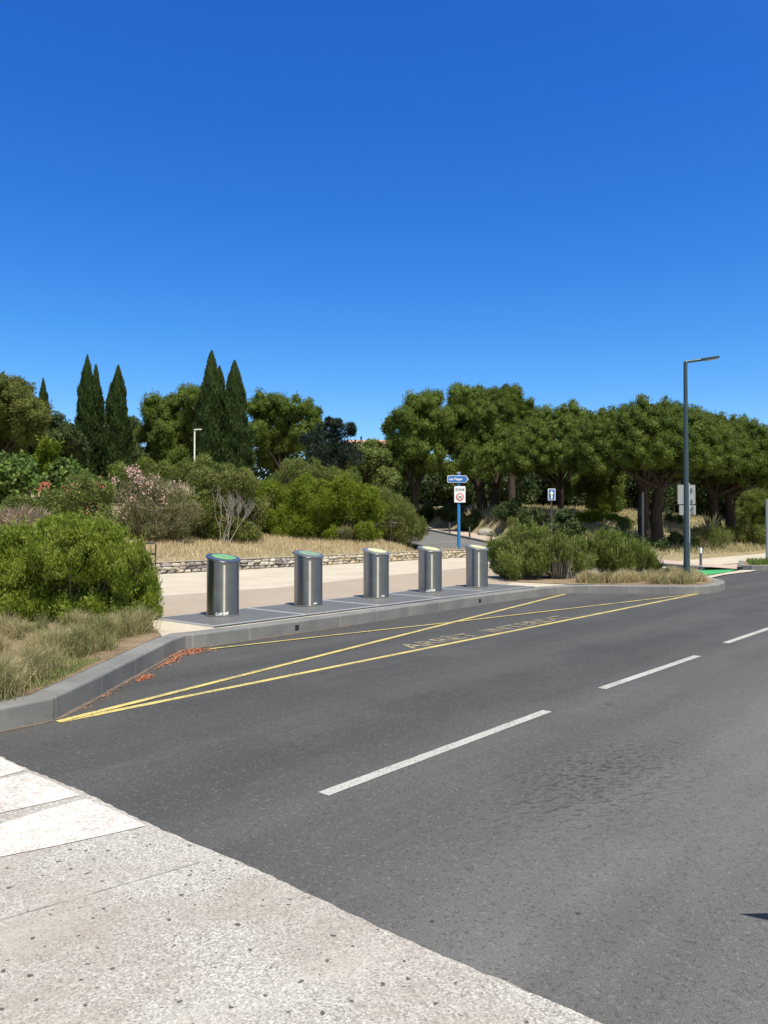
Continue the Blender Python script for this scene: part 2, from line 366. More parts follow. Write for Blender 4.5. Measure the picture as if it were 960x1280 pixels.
LF = dict(
 pine=make_leaf('pine needles', (.066, .100, .017), (.118, .166, .027), (.195, .240, .050)),
 pined=make_leaf('umbrella pine needles', (.056, .088, .014), (.100, .140, .022), (.165, .205, .036)),
 pineo=make_leaf('olive pine needles', (.078, .102, .022), (.135, .155, .036), (.200, .200, .058)),
 cyp=make_leaf('cypress foliage', (.026, .052, .015), (.048, .080, .022), (.072, .105, .030), .15),
 dark=make_leaf('dark evergreen leaves', (.032, .056, .020), (.062, .092, .030), (.11, .125, .050), .15),
 cedar=make_leaf('blue green cedar needles', (.018, .034, .026), (.030, .050, .036), (.055, .065, .045), .12),
 fig=make_leaf('broad fresh leaves', (.06, .11, .022), (.11, .18, .035), (.26, .32, .14), .3, .4),
 bright=make_leaf('bright green leaves', (.088, .138, .010), (.155, .210, .018), (.25, .29, .04), .3),
 front=make_leaf('glossy shrub leaves', (.100, .155, .015), (.200, .265, .032), (.34, .39, .085), .38, .42),
 olean=make_leaf('oleander leaves', (.085, .125, .028), (.150, .195, .048), (.25, .25, .10), .25),
 pinkish=make_leaf('dusty flowering shrub leaves', (.11, .125, .05), (.20, .195, .095), (.36, .29, .20), .25),
 brown=make_leaf('olive brown shrub leaves', (.090, .125, .025), (.155, .190, .048), (.27, .235, .09), .25),
 rose=make_leaf('narrow shrub leaves', (.080, .120, .020), (.150, .195, .038), (.28, .30, .11), .3),
 drystem=make_leaf('dry stems', (.16, .12, .08), (.28, .22, .16), (.40, .34, .26), .1),
 straw=make_leaf('straw grass', (.36, .285, .16), (.54, .43, .26), (.68, .57, .38), .2),
 tuft=make_leaf('green straw tufts', (.15, .175, .058), (.34, .31, .155), (.58, .49, .30), .3),
 greengr=make_leaf('green grass', (.06, .11, .02), (.13, .19, .035), (.22, .26, .07), .2),
 flower=make_leaf('pink blossoms', (.60, .34, .32), (.70, .46, .43), (.76, .58, .52), .3),
 redfl=make_leaf('salmon blossoms', (.62, .16, .12), (.68, .25, .2), None, .3),
 agave=make_leaf('pale striped agave leaves', (.26, .30, .13), (.58, .56, .30), (.78, .74, .46), .1),
 greyag=make_leaf('grey green agave leaves', (.10, .14, .09), (.16, .20, .13), (.24, .28, .18), .05),
 litter=make_leaf('orange fallen petals', (.34, .12, .07), (.50, .18, .09), (.58, .30, .18), .2),
)
def make_bark(name, a, b):
    m = Mat(name, .9, spec=.15); n = m.noise(m.coord((3, 3, .7)), 4, 5, .7); m.color(m.mix(m.mr(n, .35, .65), a, b)); m.bump(n, .9, .05); return m.m
BARK = make_bark('pine bark', (.030, .023, .019, 1), (.085, .064, .050, 1)); BARKG = make_bark('grey stems', (.14, .12, .10, 1), (.30, .27, .23, 1))
BARKW = make_bark('bleached dead branches', (.26, .23, .20, 1), (.45, .41, .36, 1))
ROCK = make_dirt('rock', [(.35, (.20, .19, .17)), (.55, (.36, .34, .30)), (.7, (.46, .43, .38))], 3)

# ================================================================== SETTING
# terrain: one sheet to the horizon, fine near, coarse far
def axis(neg, pos, fine, growth=1.22):
    a = list(np.arange(-neg[0], pos[0]+1e-6, fine)); d = fine
    x = a[-1]
    while x < pos[1]: d *= growth; x += d; a.append(x)
    d = fine; x = a[0]
    while x > -neg[1]: d *= growth; x -= d; a.insert(0, x)
    return np.array(a)
gx = axis((32, 3500), (44, 3500), .7); gy = axis((12, 3500), (100, 3500), .7)
X, Y = np.meshgrid(gx, gy); Z = hgt(X, Y)
V = np.stack([X.ravel(), Y.ravel(), Z.ravel()], 1); nx, ny = len(gx), len(gy)
i, j = np.meshgrid(np.arange(nx-1), np.arange(ny-1)); a = (j*nx+i).ravel()
L = np.stack([a, a+1, a+1+nx, a+nx], 1)
me = fastmesh('ground', V, np.full(len(L), 4), L.ravel(), smooth=True)
tag(link('ground', me, None, [GROUND]), kind='structure')

# kerb path along the road (front edge, world)
KP = [(-7.6, 1.75), (-3.28, 6.50), (-2.97, 6.92), (-2.92, 7.9), (-2.86, 10.4), (-2.80, 10.86), (-2.55, 11.06), (-.58, 13.38), (2.1, 16.78), (4.2, 19.2), (4.85, 19.66), (5.5, 19.68), (7.85, 19.42),
      (8.3, 19.62), (8.8, 20.15), (9.25, 20.85), (9.52, 21.55), (9.62, 22.3), (9.5, 23.05), (9.1, 23.7), (8.4, 24.2), (7.4, 24.5)]
def offset(path, d):
    out = []
    for i, p in enumerate(path):
        a = Vector(path[max(i-1, 0)]); b = Vector(path[min(i+1, len(path)-1)]); c = Vector(p)
        t1 = (c-a).normalized() if i > 0 else (b-c).normalized(); t2 = (b-c).normalized() if i < len(path)-1 else t1
        n1 = Vector((-t1.y, t1.x)); n2 = Vector((-t2.y, t2.x)); m = (n1+n2).normalized(); k = d/max(.5, m.dot(n1))
        out.append((c.x+m.x*k, c.y+m.y*k))
    return out
def kerb_run(name, path, width, h, parent=None, mat=KERB, joint=1.0, base=-.05):
    """chamfered kerb stones cut to length with pale mortar joints"""
    seg = [0]
    for p, q in zip(path, path[1:]): seg.append(seg[-1]+math.dist(p, q))
    tot = seg[-1]
    back = offset(path, width)
    def pt(P, t):
        k = min(len(seg)-2, max(0, int(np.searchsorted(seg, t, 'right'))-1)); f = (t-seg[k])/(seg[k+1]-seg[k])
        return Vector((P[k][0]+(P[k+1][0]-P[k][0])*f, P[k][1]+(P[k+1][1]-P[k][1])*f))
    cuts = sorted(set([round(x, 3) for x in np.arange(0, tot, joint)]+[round(x, 3) for x in seg]+[round(tot, 3)]))
    cuts = [c for k, c in enumerate(cuts) if k == 0 or c-cuts[k-1] > .02]
    rnd = random.Random(3); b = bmesh.new(); rings = []; ch = .022
    jz = set(round(x, 3) for x in np.arange(0, tot, joint))
    stations = []
    for c in cuts:
        if c in jz and .05 < c < tot-.05: stations += [(c-.006, 0), (c-.004, 1), (c+.004, 1), (c+.006, 0)]
        else: stations.append((c, 0))
    for t, jt in stations:
        f = pt(path, t); k = pt(back, t); n = (k-f).normalized(); e = .002 if jt else 0
        prof = [(f+n*e, base), (f+n*e, h-ch-e), (f+n*(ch*.3+e), h-ch*.3-e), (f+n*(ch+e), h-e), (k, h-e), (k, base)]
        rings.append([b.verts.new((p.x, p.y, z)) for p, z in prof])
    for q in range(len(rings)-1):
        mi = 1 if stations[q][1] and stations[q+1][1] else 0
        for r in range(5):
            fc = b.faces.new((rings[q][r], rings[q][r+1], rings[q+1][r+1], rings[q+1][r])); fc.material_index = mi
    b.faces.new(rings[0]); b.faces.new(rings[-1][::-1]); bmesh.ops.recalc_face_normals(b, faces=b.faces[:])
    me = bpy.data.meshes.new(name); b.to_mesh(me); b.free()
    return link(name, me, parent, [mat, MORTAR]), back
kerb, KB = kerb_run('kerb', KP, .27, .2); tag(kerb, kind='structure')
# outlet holes in the kerb face
for px, py in ((388, 786), (633, 753)):
    g = G(px, py, .1); dirx = Vector((.66, .75, 0)); n = Vector((.75, -.66, 0))
    # snap on the kerb face
    best = None
    for p, q in zip(KP, KP[1:]):
        p = Vector((*p, 0)); q = Vector((*q, 0)); t = max(0, min(1, (g-p).dot(q-p)/(q-p).length_squared)); k = p+(q-p)*t
        if best is None or (k-Vector((g.x, g.y, 0))).length < best[0]: best = ((k-Vector((g.x, g.y, 0))).length, k, (q-p).normalized())
    k, t = best[1], best[2]; rot = Matrix.Rotation(math.atan2(t.y, t.x), 3, 'Z')
    mb = MB(); mb.box((k.x, k.y, .095), (.085, .012, .085), rot, 0, .004); mb.build('drain_hole', GAPM, kerb)

# road: asphalt sheet following the kerb
W0 = 2.46
def road_poly():
    pts = [xy(6.75, W0-.3), *[tuple(p) for p in offset(KP, .02)[1:]], (8.6, 28.2), (9.1, 33.5), (11.6, 33.0)]
    return pts
rp = [xy(-4.2, W0-.3), xy(6.9, W0-.3)]+offset(KP, .05)[1:-1]+[(7.2, 25.3), (7.3, 28.2), (6.2, 33.8), (12.6, 35.8), xy(9.6, 36), xy(9.3, 45), xy(9.0, 160), xy(-4.2, 160)]
tag(sheet('road', rp, 0, ASPH), kind='structure')
_er = random.Random(2)
tag(sheet('raised_crossing', [xy(-4.2, -9), xy(-4.2, W0)]+[xy(-1+k*.06, 2.545-.0125*(-1+k*.06)+.010*math.sin(k*.21)+_er.uniform(-.008, .008)) for k in range(134)]+[xy(7.05, W0), xy(7.05, -9)], .006, AGG), kind='structure')
# pavement on the camera's side
tag(sheet('near_pavement', [xy(-4.1, -12), xy(-4.1, 2.2), xy(.42, 2.2), xy(.42, 160), xy(-9, 160), xy(-9, -12)], .12, LIGHTC), kind='structure')
# jointed seam and painted bars on the crossing
def strip(name, a, b, wd, z, mat, wob=0, parent=None, seed=1):
    rnd = random.Random(seed); a = Vector((a[0], a[1])); b = Vector((b[0], b[1])); t = (b-a); n_ = max(2, int(t.length/.12)); nn = Vector((-t.y, t.x)).normalized()
    Lp, Rp = [], []
    for k in range(n_+1):
        p = a+t*k/n_; Lp.append(p+nn*(wd/2+rnd.uniform(-wob, wob))); Rp.append(p-nn*(wd/2+rnd.uniform(-wob, wob)))
    V = [(p.x, p.y, z) for p in Lp]+[(p.x, p.y, z) for p in Rp]; m_ = n_+1
    F = [(k, m_+k, m_+k+1, k+1) for k in range(n_)]
    me = bpy.data.meshes.new(name); me.from_pydata(V, [], F); me.update(); return link(name, me, parent, [mat])
g0, g1 = G(-60, 1170), G(250, 1080)
tag(strip('crossing_seam', g0, g1, .004, .0105, simple('seam dirt', (.24, .21, .185), .9), .002), kind='structure')
def edge_pt(px, py): return G(px, py, .01)
def px_sheet(name, pp, z, mat): return sheet(name, [tuple(G(x, y, z))[:2] for x, y in pp], z, mat)
tag(px_sheet('crossing_bar', [(-150, 1000), (0, 971), (33, 962), (-2, 946), (-150, 880)], .0105, WHITEB), kind='structure')
tag(px_sheet('crossing_bar', [(-150, 1035), (0, 1016), (60, 1003), (100, 994), (66, 977), (36, 966), (0, 974), (-150, 1002)], .0105, WHITEB), kind='structure')
tag(px_sheet('crossing_bar', [(-200, 1118), (0, 1071), (70, 1057), (130, 1044), (183, 1032), (150, 1016), (107, 998), (60, 1011), (0, 1030), (-200, 1072)], .0105, WHITEB), kind='structure')

# lane marks
for k, (a, b) in enumerate((((404, 993), (684, 889)), ((752, 861), (872, 820)))):
    tag(strip('lane_mark', G(*a), G(*b), (.098), .004, WHITEP, .002), kind='structure')
p0, p1 = G(907, 804), G(872, 820); dv = (G(960, 786)-G(907, 804)).normalized()
p = p0.copy()
for k in range(12):
    q = p+dv*2.75; tag(strip('lane_mark', p, q, (.098), .004, WHITEP, .002), kind='structure'); p = q+dv*1.3
# yellow zigzag
tag(strip('yellow_line', G(72, 903), G(872, 742.5), .085, .004, YELP, .003), kind='structure')
tag(strip('yellow_line', G(72, 903), G(706, 743), .085, .008, YELP, .003), kind='structure')
pa, pb, pc, pd = G(262, 812), G(440, 792), G(560, 779), G(872, 742.5)
tag(strip('yellow_line', pa, pb, .06, .0115, YELP, .003), kind='structure'); tag(strip('yellow_line', pb, pc, .06, .0115, YELP, .003), kind='structure'); tag(strip('yellow_line', pc, pd, .065, .0115, YELP, .003), kind='structure')
def text_mesh(name, s, size, mat, M, parent=None, extrude=0, align='LEFT', bold=0, sx=1):
    cu = bpy.data.curves.new(name, 'FONT'); cu.body = s; cu.size = size; cu.extrude = extrude; cu.align_x = align; cu.offset = bold
    t = bpy.data.objects.new('tmp', cu); col.objects.link(t); dg = bpy.context.evaluated_depsgraph_get(); dg.update()
    me = bpy.data.meshes.new_from_object(t.evaluated_get(dg)); bpy.data.objects.remove(t); bpy.data.curves.remove(cu)
    me.name = name; me.transform(Matrix.Diagonal((sx, 1, 1, 1))); me.transform(M); me.materials.clear(); return link(name, me, parent, [mat])
oa, ob = G(72, 903), G(872, 742.5); od = (ob-oa).normalized(); on = Vector((-od.y, od.x, 0))
for s, px, py, wid in (('ARRÊT', 510, 810.5, 1.75), ('INTERDIT', 626, 791.5, 2.75)):
    g = G(px, py); t = (g-oa).dot(od); base = oa+od*t+on*.12
    M = Matrix((( od.x, on.x, 0, base.x), (od.y, on.y, 0, base.y), (0, 0, 1, .005), (0, 0, 0, 1)))
    o = text_mesh('road_lettering', s, .44, YELT, Matrix.Identity(4), None, 0, 'LEFT', .008)
    bb = [v.co.x for v in o.data.vertices]; k = wid/(max(bb)-min(bb)); o.data.transform(M @ Matrix.Diagonal((k, 1.1, 1, 1)) @ Matrix.Translation((-min(bb), 0, 0)))
    tag(o, kind='structure')

# pavement behind the kerb
WALL_S = 21.3
pv = [(p[0], p[1]) for p in offset(KP, .25)]
pav = [xy(7.2, -25)]+pv[:-1]+[(7.0, 25.4), (7.1, 28.4), (5.9, 33.4), (4.6, 38.6), xy(WALL_S+.05, 31.2), xy(WALL_S+.05, -25)]
pav[1] = xy(7.2, -8)
tag(sheet('pavement', [xy(7.0, -25), xy(7.0, -3.5)]+pv[1:-1]+pav[-6:], .193, LIGHTC), kind='structure')
bandp = [G(-250, 781, .2), G(195, 745, .2), G(340, 735, .2), G(420, 726.5, .2), G(510, 717, .2), G(600, 708, .2)]
bl = [(v.x, v.y) for v in bandp]
tag(sheet('resin_path', [xy(8.4, -4)]+[(-9.2, 6.8), (-6.9, 9.9), (-4.2, 12.9), (-2.4, 13.2), (3.0, 19.6), (4.9, 24.5), (6.0, 27.5), (5.6, 30.5), (4.2, 30.2)]+bl[::-1]+[(-22, 2.5)], .198, BEIGE), kind='structure')
# platform plates with galvanised frames
U = Vector((.6428, .766, 0)).normalized(); N = Vector((-U.y, U.x, 0)); P0 = Vector((-2.60, 11.66, 0)); PL, PW = 1.965, 1.6
def pf(a, n, z=0): v = P0+U*a+N*n; return Vector((v.x, v.y, z))
plat = empty('container_platform', pf(0, 0, .2)); tag(plat, 'long dark grey platform of five framed panels along the kerb under the steel bins', 'platform')
def rel(o, e):  # geometry was built in world coordinates: move it into the parent's frame
    o.data.transform((Matrix.LocRotScale(e.location, e.rotation_euler, None)).inverted()); return o
for k in range(5):
    o = sheet('panel', [tuple(pf(a, n))[:2] for a, n in ((k*PL+.03, .03), ((k+1)*PL-.03, .03), ((k+1)*PL-.03, PW-.03), (k*PL+.03, PW-.03))], .212, PLATE); o.parent = plat; rel(o, plat)
    mb = MB()
    rz = Matrix.Rotation(math.atan2(U.y, U.x), 3, 'Z')
    mb.box(pf((k+.5)*PL, .0, .205), (PL-.004, .05, .03), rz); mb.box(pf((k+.5)*PL, PW, .203), (PL-.004, .03, .018), rz)
    for e in (0, 1): mb.box(pf((k+e)*PL+(.024 if e == 0 else -.024), PW/2, .205), (.044, PW-.054, .03), rz)
    o = mb.build('panel_frame', FRAMEM, plat); rel(o, plat)
mb = MB(); mb.box(pf(2.5*PL, -.045, .197), (5*PL, .035, .02), Matrix.Rotation(math.atan2(U.y, U.x), 3, 'Z')); o = mb.build('edge_gap', GAPM, plat); rel(o, plat)

# side street with far sidewalk
def ribbon(name, L1, L2, mat):
    V = [tuple(p) for p in L1]+[tuple(p) for p in L2]; n_ = len(L1)
    F = [(k, n_+k, n_+k+1, k+1) for k in range(n_-1)]
    me = bpy.data.meshes.new(name); me.from_pydata(V, [], F)
    b = bmesh.new(); b.from_mesh(me)
    for f in b.faces:
        f.normal_update()
        if f.normal.z < 0: f.normal_flip()
    b.to_mesh(me); b.free(); me.update(); return tag(link(name, me, None, [mat]), kind='structure')
ys = np.linspace(28.5, 82, 28); SX = np.interp(ys, _sy, _sx); SZ = np.interp(ys, _sy, _sz)
SX = np.convolve(np.pad(SX, 2, 'edge'), [.1, .2, .4, .2, .1], 'valid')
def sl(o, dz): return [(x+o*.96, y+o*.27, max(z, .0)+dz) for x, y, z in zip(SX, ys, SZ)]
ribbon('side_street', sl(-2.6, .006), sl(2.4, .006), ASPH2)
ribbon('street_kerb', sl(2.4, -.1), sl(2.4, .12), KERB); ribbon('street_kerb', sl(2.4, .12), sl(2.62, .12), KERB)
ribbon('far_sidewalk', sl(2.6, .13), sl(4.3, .13), PINKC)
ribbon('street_kerb', sl(-2.6, -.1), sl(-2.6, .1), KERB); ribbon('street_kerb', sl(-2.85, .1), sl(-2.6, .1), KERB)
# right side pavement
rt = [(9.6, 33.6), (11.2, 33.2), (13.9, 36.3), (17.7, 40.4), (23.3, 46.5), xy(13.4, 80), xy(13.2, 160), xy(11.4, 160), xy(11.2, 60), G(960, 699.5, .1)[:2], G(930, 702, .1)[:2], G(850, 707, .1)[:2], G(800, 710.5, .1)[:2], (9.2, 29.5), (8.9, 31.5)]
tag(sheet('right_pavement', [tuple(p) for p in rt], .045, LIGHTC), kind='structure')
tag(sheet('right_path', [G(770, 712, .04)[:2], G(800, 710, .04)[:2], G(850, 707, .04)[:2], G(930, 700.5, .04)[:2], xy(11.9, 60), xy(11.4, 160), xy(9.4, 160), xy(9.6, 50), G(960, 711, .04)[:2], G(925, 711, .04)[:2], G(905, 713.2, .04)[:2], (9.6, 27)], .022, PINKC), kind='structure')
tag(px_sheet('green_cycle_lane', [(745, 712), (800, 710.8), (844, 710.2), (900, 710.8), (920, 711.8), (912, 714.8), (880, 719.2), (868, 722), (845, 723), (760, 718)], .027, GREENL), kind='structure')
tag(px_sheet('green_lane_edge', [(868, 722.5), (885, 719.6), (914, 714.6), (925, 712.6), (946, 712.4), (938, 714.4), (905, 718.4), (880, 724)], .031, LIGHTC), kind='structure')

# grit gathered in the gutter
GRIT = make_dirt('gutter grit', [(.35, (.10, .085, .07)), (.5, (.17, .135, .11)), (.65, (.24, .19, .15))], 6)
for _a, _b in zip(KP[1:7], KP[2:8]):
    _p = Vector(_a); _q = Vector(_b); _n = Vector((_q.y-_p.y, _p.x-_q.x)).normalized()*.03
    tag(strip('gutter_grit', _p+_n, _q+_n, .055, .0035, GRIT, .016, None, int(_p.y*10)), kind='structure')
# planting beds
bedL = [xy(7.1, -6)]+[tuple(p) for p in offset(KP, .27)][1:5]+[(-3.1, 10.75), (-3.5, 11.7), (-4.1, 12.55), (-5.2, 12.5), (-7.2, 10.4), (-9.6, 7.2), xy(9.3, -6)]
tag(sheet('planting_bed', bedL, .204, SOIL), kind='structure')
bk = offset(KP, .27)
bedR = [(3.2, 21.1), (4.75, 20.05)]+[tuple(p) for p in bk[11:]]+[(5.9, 25.3), (4.8, 24.2)]
tag(sheet('planting_bed', bedR, .204, SOIL), kind='structure')
# island kerb on the right
isl = [(15.4, 33.4), (13.72, 29.75), (14.1, 29.45), (16.2, 29.6), (19.0, 31.8), (26, 39.0)]
o, ib = kerb_run('island_kerb', isl, .18, .2); tag(o, kind='structure')
tag(sheet('island_bed', ib+[(24, 41.5)], .17, SOIL), kind='structure')

# ================================================================== VEGETATION TOOLS
def leafmesh(name, P, T, Wd, L, W, rnd):
    n = len(P); L = L[:, None]; W = W[:, None]
    V = np.empty((n, 4, 3), np.float32)
    V[:, 0] = P; V[:, 1] = P+T*L*.45+Wd*W*.5; V[:, 2] = P+T*L; V[:, 3] = P+T*L*.45-Wd*W*.5
    return fastmesh(name, V.reshape(-1, 3), np.full(n, 4), np.arange(4*n), attr=np.repeat(rnd, 4))
def nrm(a): return a/np.maximum(1e-6, np.linalg.norm(a, axis=1, keepdims=True))
ST_ = dict(  # lump radius, lumps coverage, leaves per lump, length, width, outward, random, up weights
 pine=dict(lr=.52, cov=1.35, k=135, L=.18, W=.050, o=.45, r=.65, u=.2, core=.66, shoots=(.45, .50, 12)),
 umb=dict(lr=.46, cov=1.5, k=150, L=.15, W=.045, o=.5, r=.55, u=.35, core=.72, shoots=(.30, .30, 9)),
 dark=dict(lr=.40, cov=1.4, k=75, L=.15, W=.075, o=.5, r=.9, u=.1, core=.6),
 cedar=dict(lr=.28, cov=1.1, k=46, L=.22, W=.045, o=.9, r=.5, u=.0),
 fig=dict(lr=.38, cov=1.5, k=26, L=.24, W=.17, o=.5, r=.9, u=-.2),
 shrub=dict(lr=.27, cov=1.5, k=80, L=.13, W=.034, o=.6, r=.7, u=.5),
 wispy=dict(lr=.30, cov=1.15, k=60, L=.21, W=.026, o=.6, r=.6, u=1.0),
 front=dict(lr=.14, cov=1.5, k=88, L=.068, W=.017, o=.3, r=.45, u=1.2, shoots=(.9, .20, 16)),
 rose=dict(lr=.20, cov=1.6, k=60, L=.15, W=.022, o=.25, r=.4, u=1.0, shoots=(.7, .30, 14)),
)
_b = bmesh.new(); bmesh.ops.create_icosphere(_b, subdivisions=1, radius=1); _b.verts.ensure_lookup_table()
ICO_V = np.array([tuple(v.co) for v in _b.verts]); ICO_F = np.array([[v.index for v in f.verts] for f in _b.faces]); _b.free()
def dome(cx, cy, cz, a, b, c, lr, seed):
    """lumps over a broad umbrella crown: domed on top, nearly flat below"""
    rg = np.random.default_rng(seed); n = int(1.22*2*math.pi*(a+b)/2*(a+b+2*c)/4/(math.pi*lr*lr)); i_ = np.arange(n)
    z = 1-(i_+.5)/n*1.12; ga = i_*2.39996+seed; rz = np.sqrt(np.clip(1-z*z, 0, 1)); d = np.column_stack([rz*np.cos(ga), rz*np.sin(ga), z])
    ang = np.arctan2(d[:, 1], d[:, 0]); wob = 1+.06*np.sin(ang*3+seed)+.05*np.sin(ang*5+2*seed+d[:, 2]*4)+.04*np.sin(ang*9+d[:, 2]*7)
    D = nrm(d/np.array([a, b, c])); P = d*np.array([a, b, c])*wob[:, None]+rg.normal(size=(n, 3))*lr*.22+D*(rg.uniform(-.35, .35, n)*lr)[:, None]
    inn = P*.84+rg.normal(size=(n, 3))*lr*.3
    m = n//3; q = rg.uniform(-1, 1, (m, 2)); q = q[(q**2).sum(1) < .92]; U_ = np.column_stack([q[:, 0]*a*.95, q[:, 1]*b*.95, rg.uniform(-.08, .22, len(q))*c]); DU = np.tile([0, 0, -1.0], (len(q), 1))
    C = np.concatenate([P, inn, U_])+np.array([cx, cy, cz]); return C, np.concatenate([D, D, DU*.3+.01]), lr*np.concatenate([rg.uniform(.78, 1.2, n), np.full(n, .9), rg.uniform(.7, 1.1, len(U_))])
def foliage(name, blobs, st, mat, seed, parent, floor=None, extra=None):
    rg = np.random.default_rng(seed); s = ST_[st]; C, D, LR = [], [], []
    B = np.array(blobs, float).reshape(-1, 4)
    if extra is not None: C.append(extra[0]); D.append(extra[1]); LR.append(extra[2])
    for q, (x, y, z, r) in enumerate(B):
        lr = min(s['lr'], r*.6)
        n = max(5, int(s['cov']*4*r*r/(lr*lr)))
        d = nrm(rg.normal(size=(n, 3))); rr = r*rg.uniform(.62, 1.06, n)-lr*.45
        c = np.array([x, y, z])+d*rr[:, None]
        keep = np.ones(n, bool)
        for q2, (x2, y2, z2, r2) in enumerate(B):
            if q2 != q: keep &= ~(np.linalg.norm(c-np.array([x2, y2, z2]), axis=1) < r2*.62)
        # some inner lumps so the crown is not hollow
        ni = max(2, n//7); di = nrm(rg.normal(size=(ni, 3))); ci = np.array([x, y, z])+di*(r*rg.uniform(.1, .6, ni))[:, None]
        C += [c[keep], ci]; D += [d[keep], di]; LR += [np.full(keep.sum(), lr)*rg.uniform(.7, 1.25, keep.sum()), np.full(ni, lr*1.1)]
    C = np.concatenate(C); D = np.concatenate(D); LR = np.concatenate(LR)
    if floor is not None: m = C[:, 2] > floor; C, D, LR = C[m], D[m], LR[m]
    k = s['k']; n = len(C)*k
    c = np.repeat(C, k, 0); d0 = np.repeat(D, k, 0); lr = np.repeat(LR, k)
    d = nrm(rg.normal(size=(n, 3))+d0*.9+np.array([0, 0, .35]))
    P = c+d*(lr*rg.uniform(.60, 1.0, n))[:, None]
    T = nrm(d*s['o']+rg.normal(size=(n, 3))*s['r']+np.array([0, 0, s['u']]))
    Nn = nrm(d*1.0+d0*.5+rg.normal(size=(n, 3))*.5); Wd = nrm(np.cross(T, Nn))
    rnd = np.clip(.42*rg.random(n)+.58*np.repeat(rg.random(len(C)), k), 0, 1)
    L = s['L']*rg.uniform(.65, 1.3, n); W = s['W']*rg.uniform(.7, 1.3, n)
    if 'shoots' in s:        # upright leafy shoots standing out of the surface
        fr, sl, nl = s['shoots']; idx = np.where((D[:, 2] > -.3) & (rg.random(len(C)) < fr))[0]; m = len(idx)
        ax = nrm(D[idx]*.45+rg.normal(size=(m, 3))*.22+[0, 0, .9]); b0 = C[idx]+D[idx]*(LR[idx]*.6)[:, None]; ln = sl*rg.uniform(.5, 1.35, m)
        t = np.tile(np.linspace(.05, 1, nl), m); b_ = np.repeat(b0, nl, 0)+np.repeat(ax*ln[:, None], nl, 0)*t[:, None]
        T2 = nrm(np.repeat(ax, nl, 0)*.75+rg.normal(size=(m*nl, 3))*.55); W2 = nrm(np.cross(T2, nrm(rg.normal(size=(m*nl, 3))+[0, -.5, .5])))
        P = np.concatenate([P, b_]); T = np.concatenate([T, T2]); Wd = np.concatenate([Wd, W2]); L = np.concatenate([L, s['L']*rg.uniform(.6, 1.1, m*nl)]); W = np.concatenate([W, s['W']*rg.uniform(.7, 1.2, m*nl)])
        rnd = np.concatenate([rnd, np.clip(np.repeat(rg.uniform(.3, 1, m), nl)+rg.normal(0, .12, m*nl), 0, 1)])
    if 'core' in s:          # dense twiggy heart of every tuft
        m = len(C); jit = rg.uniform(.86, 1.12, (m, len(ICO_V)))
        CV = (C[:, None, :]+ICO_V[None]*(LR[:, None]*s['core']*jit)[:, :, None]).reshape(-1, 3)
        CF = (np.arange(m)[:, None, None]*len(ICO_V)+ICO_F[None]).reshape(-1)
        n4 = len(P)*4; VV = np.empty((len(P), 4, 3), np.float32); L_, W_ = L[:, None], W[:, None]
        VV[:, 0] = P; VV[:, 1] = P+T*L_*.45+Wd*W_*.5; VV[:, 2] = P+T*L_; VV[:, 3] = P+T*L_*.45-Wd*W_*.5
        me = fastmesh(name, np.concatenate([VV.reshape(-1, 3), CV]), np.concatenate([np.full(len(P), 4), np.full(m*len(ICO_F), 3)]), np.concatenate([np.arange(n4), CF+n4]),
                      attr=np.concatenate([np.repeat(rnd, 4), np.repeat(rg.uniform(0, .3, m), len(ICO_V))]))
    else: me = leafmesh(name, P, T, Wd, L, W, rnd)
    o = link(name, me, parent, [mat] if not isinstance(mat, list) else mat)
    return o
def tubes(name, runs, mat, parent, n=5):
    V, sizes, loops = [], [], []; base = 0
    for pts, r0, r1 in runs:
        pts = [Vector(p) for p in pts]; m_ = len(pts)
        for i, p in enumerate(pts):
            t = (pts[min(i+1, m_-1)]-pts[max(i-1, 0)]).normalized(); up = Vector((1, .1, 0)) if abs(t.z) > .6 else Vector((0, 0, 1))
            a = t.cross(up).normalized(); q = a.cross(t); r = r0+(r1-r0)*i/(m_-1)
            for k in range(n): V.append(p+r*(math.cos(6.2832*k/n)*a+math.sin(6.2832*k/n)*q))
        for i in range(m_-1):
            for k in range(n):
                loops += [base+i*n+k, base+i*n+(k+1) % n, base+(i+1)*n+(k+1) % n, base+(i+1)*n+k]; sizes.append(4)
        base += m_*n
    me = fastmesh(name, np.array([tuple(v) for v in V]), sizes, loops, smooth=True); return link(name, me, parent, [mat])
def bend(a, b, rnd, amt=.12, n=6, sag=0):
    a = Vector(a); b = Vector(b); l = (b-a).length; o1 = Vector((rnd.uniform(-1, 1), rnd.uniform(-1, 1), rnd.uniform(-.3, .5)))*l*amt
    return [a+(b-a)*(k/(n-1))+o1*math.sin(math.pi*k/(n-1))+Vector((0, 0, 1))*sag*l*math.sin(math.pi*k/(n-1)) for k in range(n)]
def blobs_px(bl, Y, seed, back=True, dj=.5, front=0):
    """crown masses: centre and radius in metres, with a second layer behind to give the crown its depth"""
    rnd = random.Random(seed); out = []
    for b in bl:
        px, py, rp = b[:3]; yy = (b[3] if b[3] > 8 else Y+b[3]) if len(b) > 3 else Y+rnd.uniform(-dj, dj)*2; r = rp/960*yy; v = at(px, py, yy); out.append((v.x, v.y, v.z, r))
        if back and rnd.random() < .75:
            v = at(px+rnd.uniform(-4, 4), py+rnd.uniform(0, 6), yy+r*1.2); out.append((v.x, v.y, v.z, r*.9))
        if front and rnd.random() < .6:
            v = at(px+rnd.uniform(-5, 5), py+rnd.uniform(3, 12), yy-front*rnd.uniform(.6, 1)); out.append((v.x, v.y, v.z, r*.8))
    return out
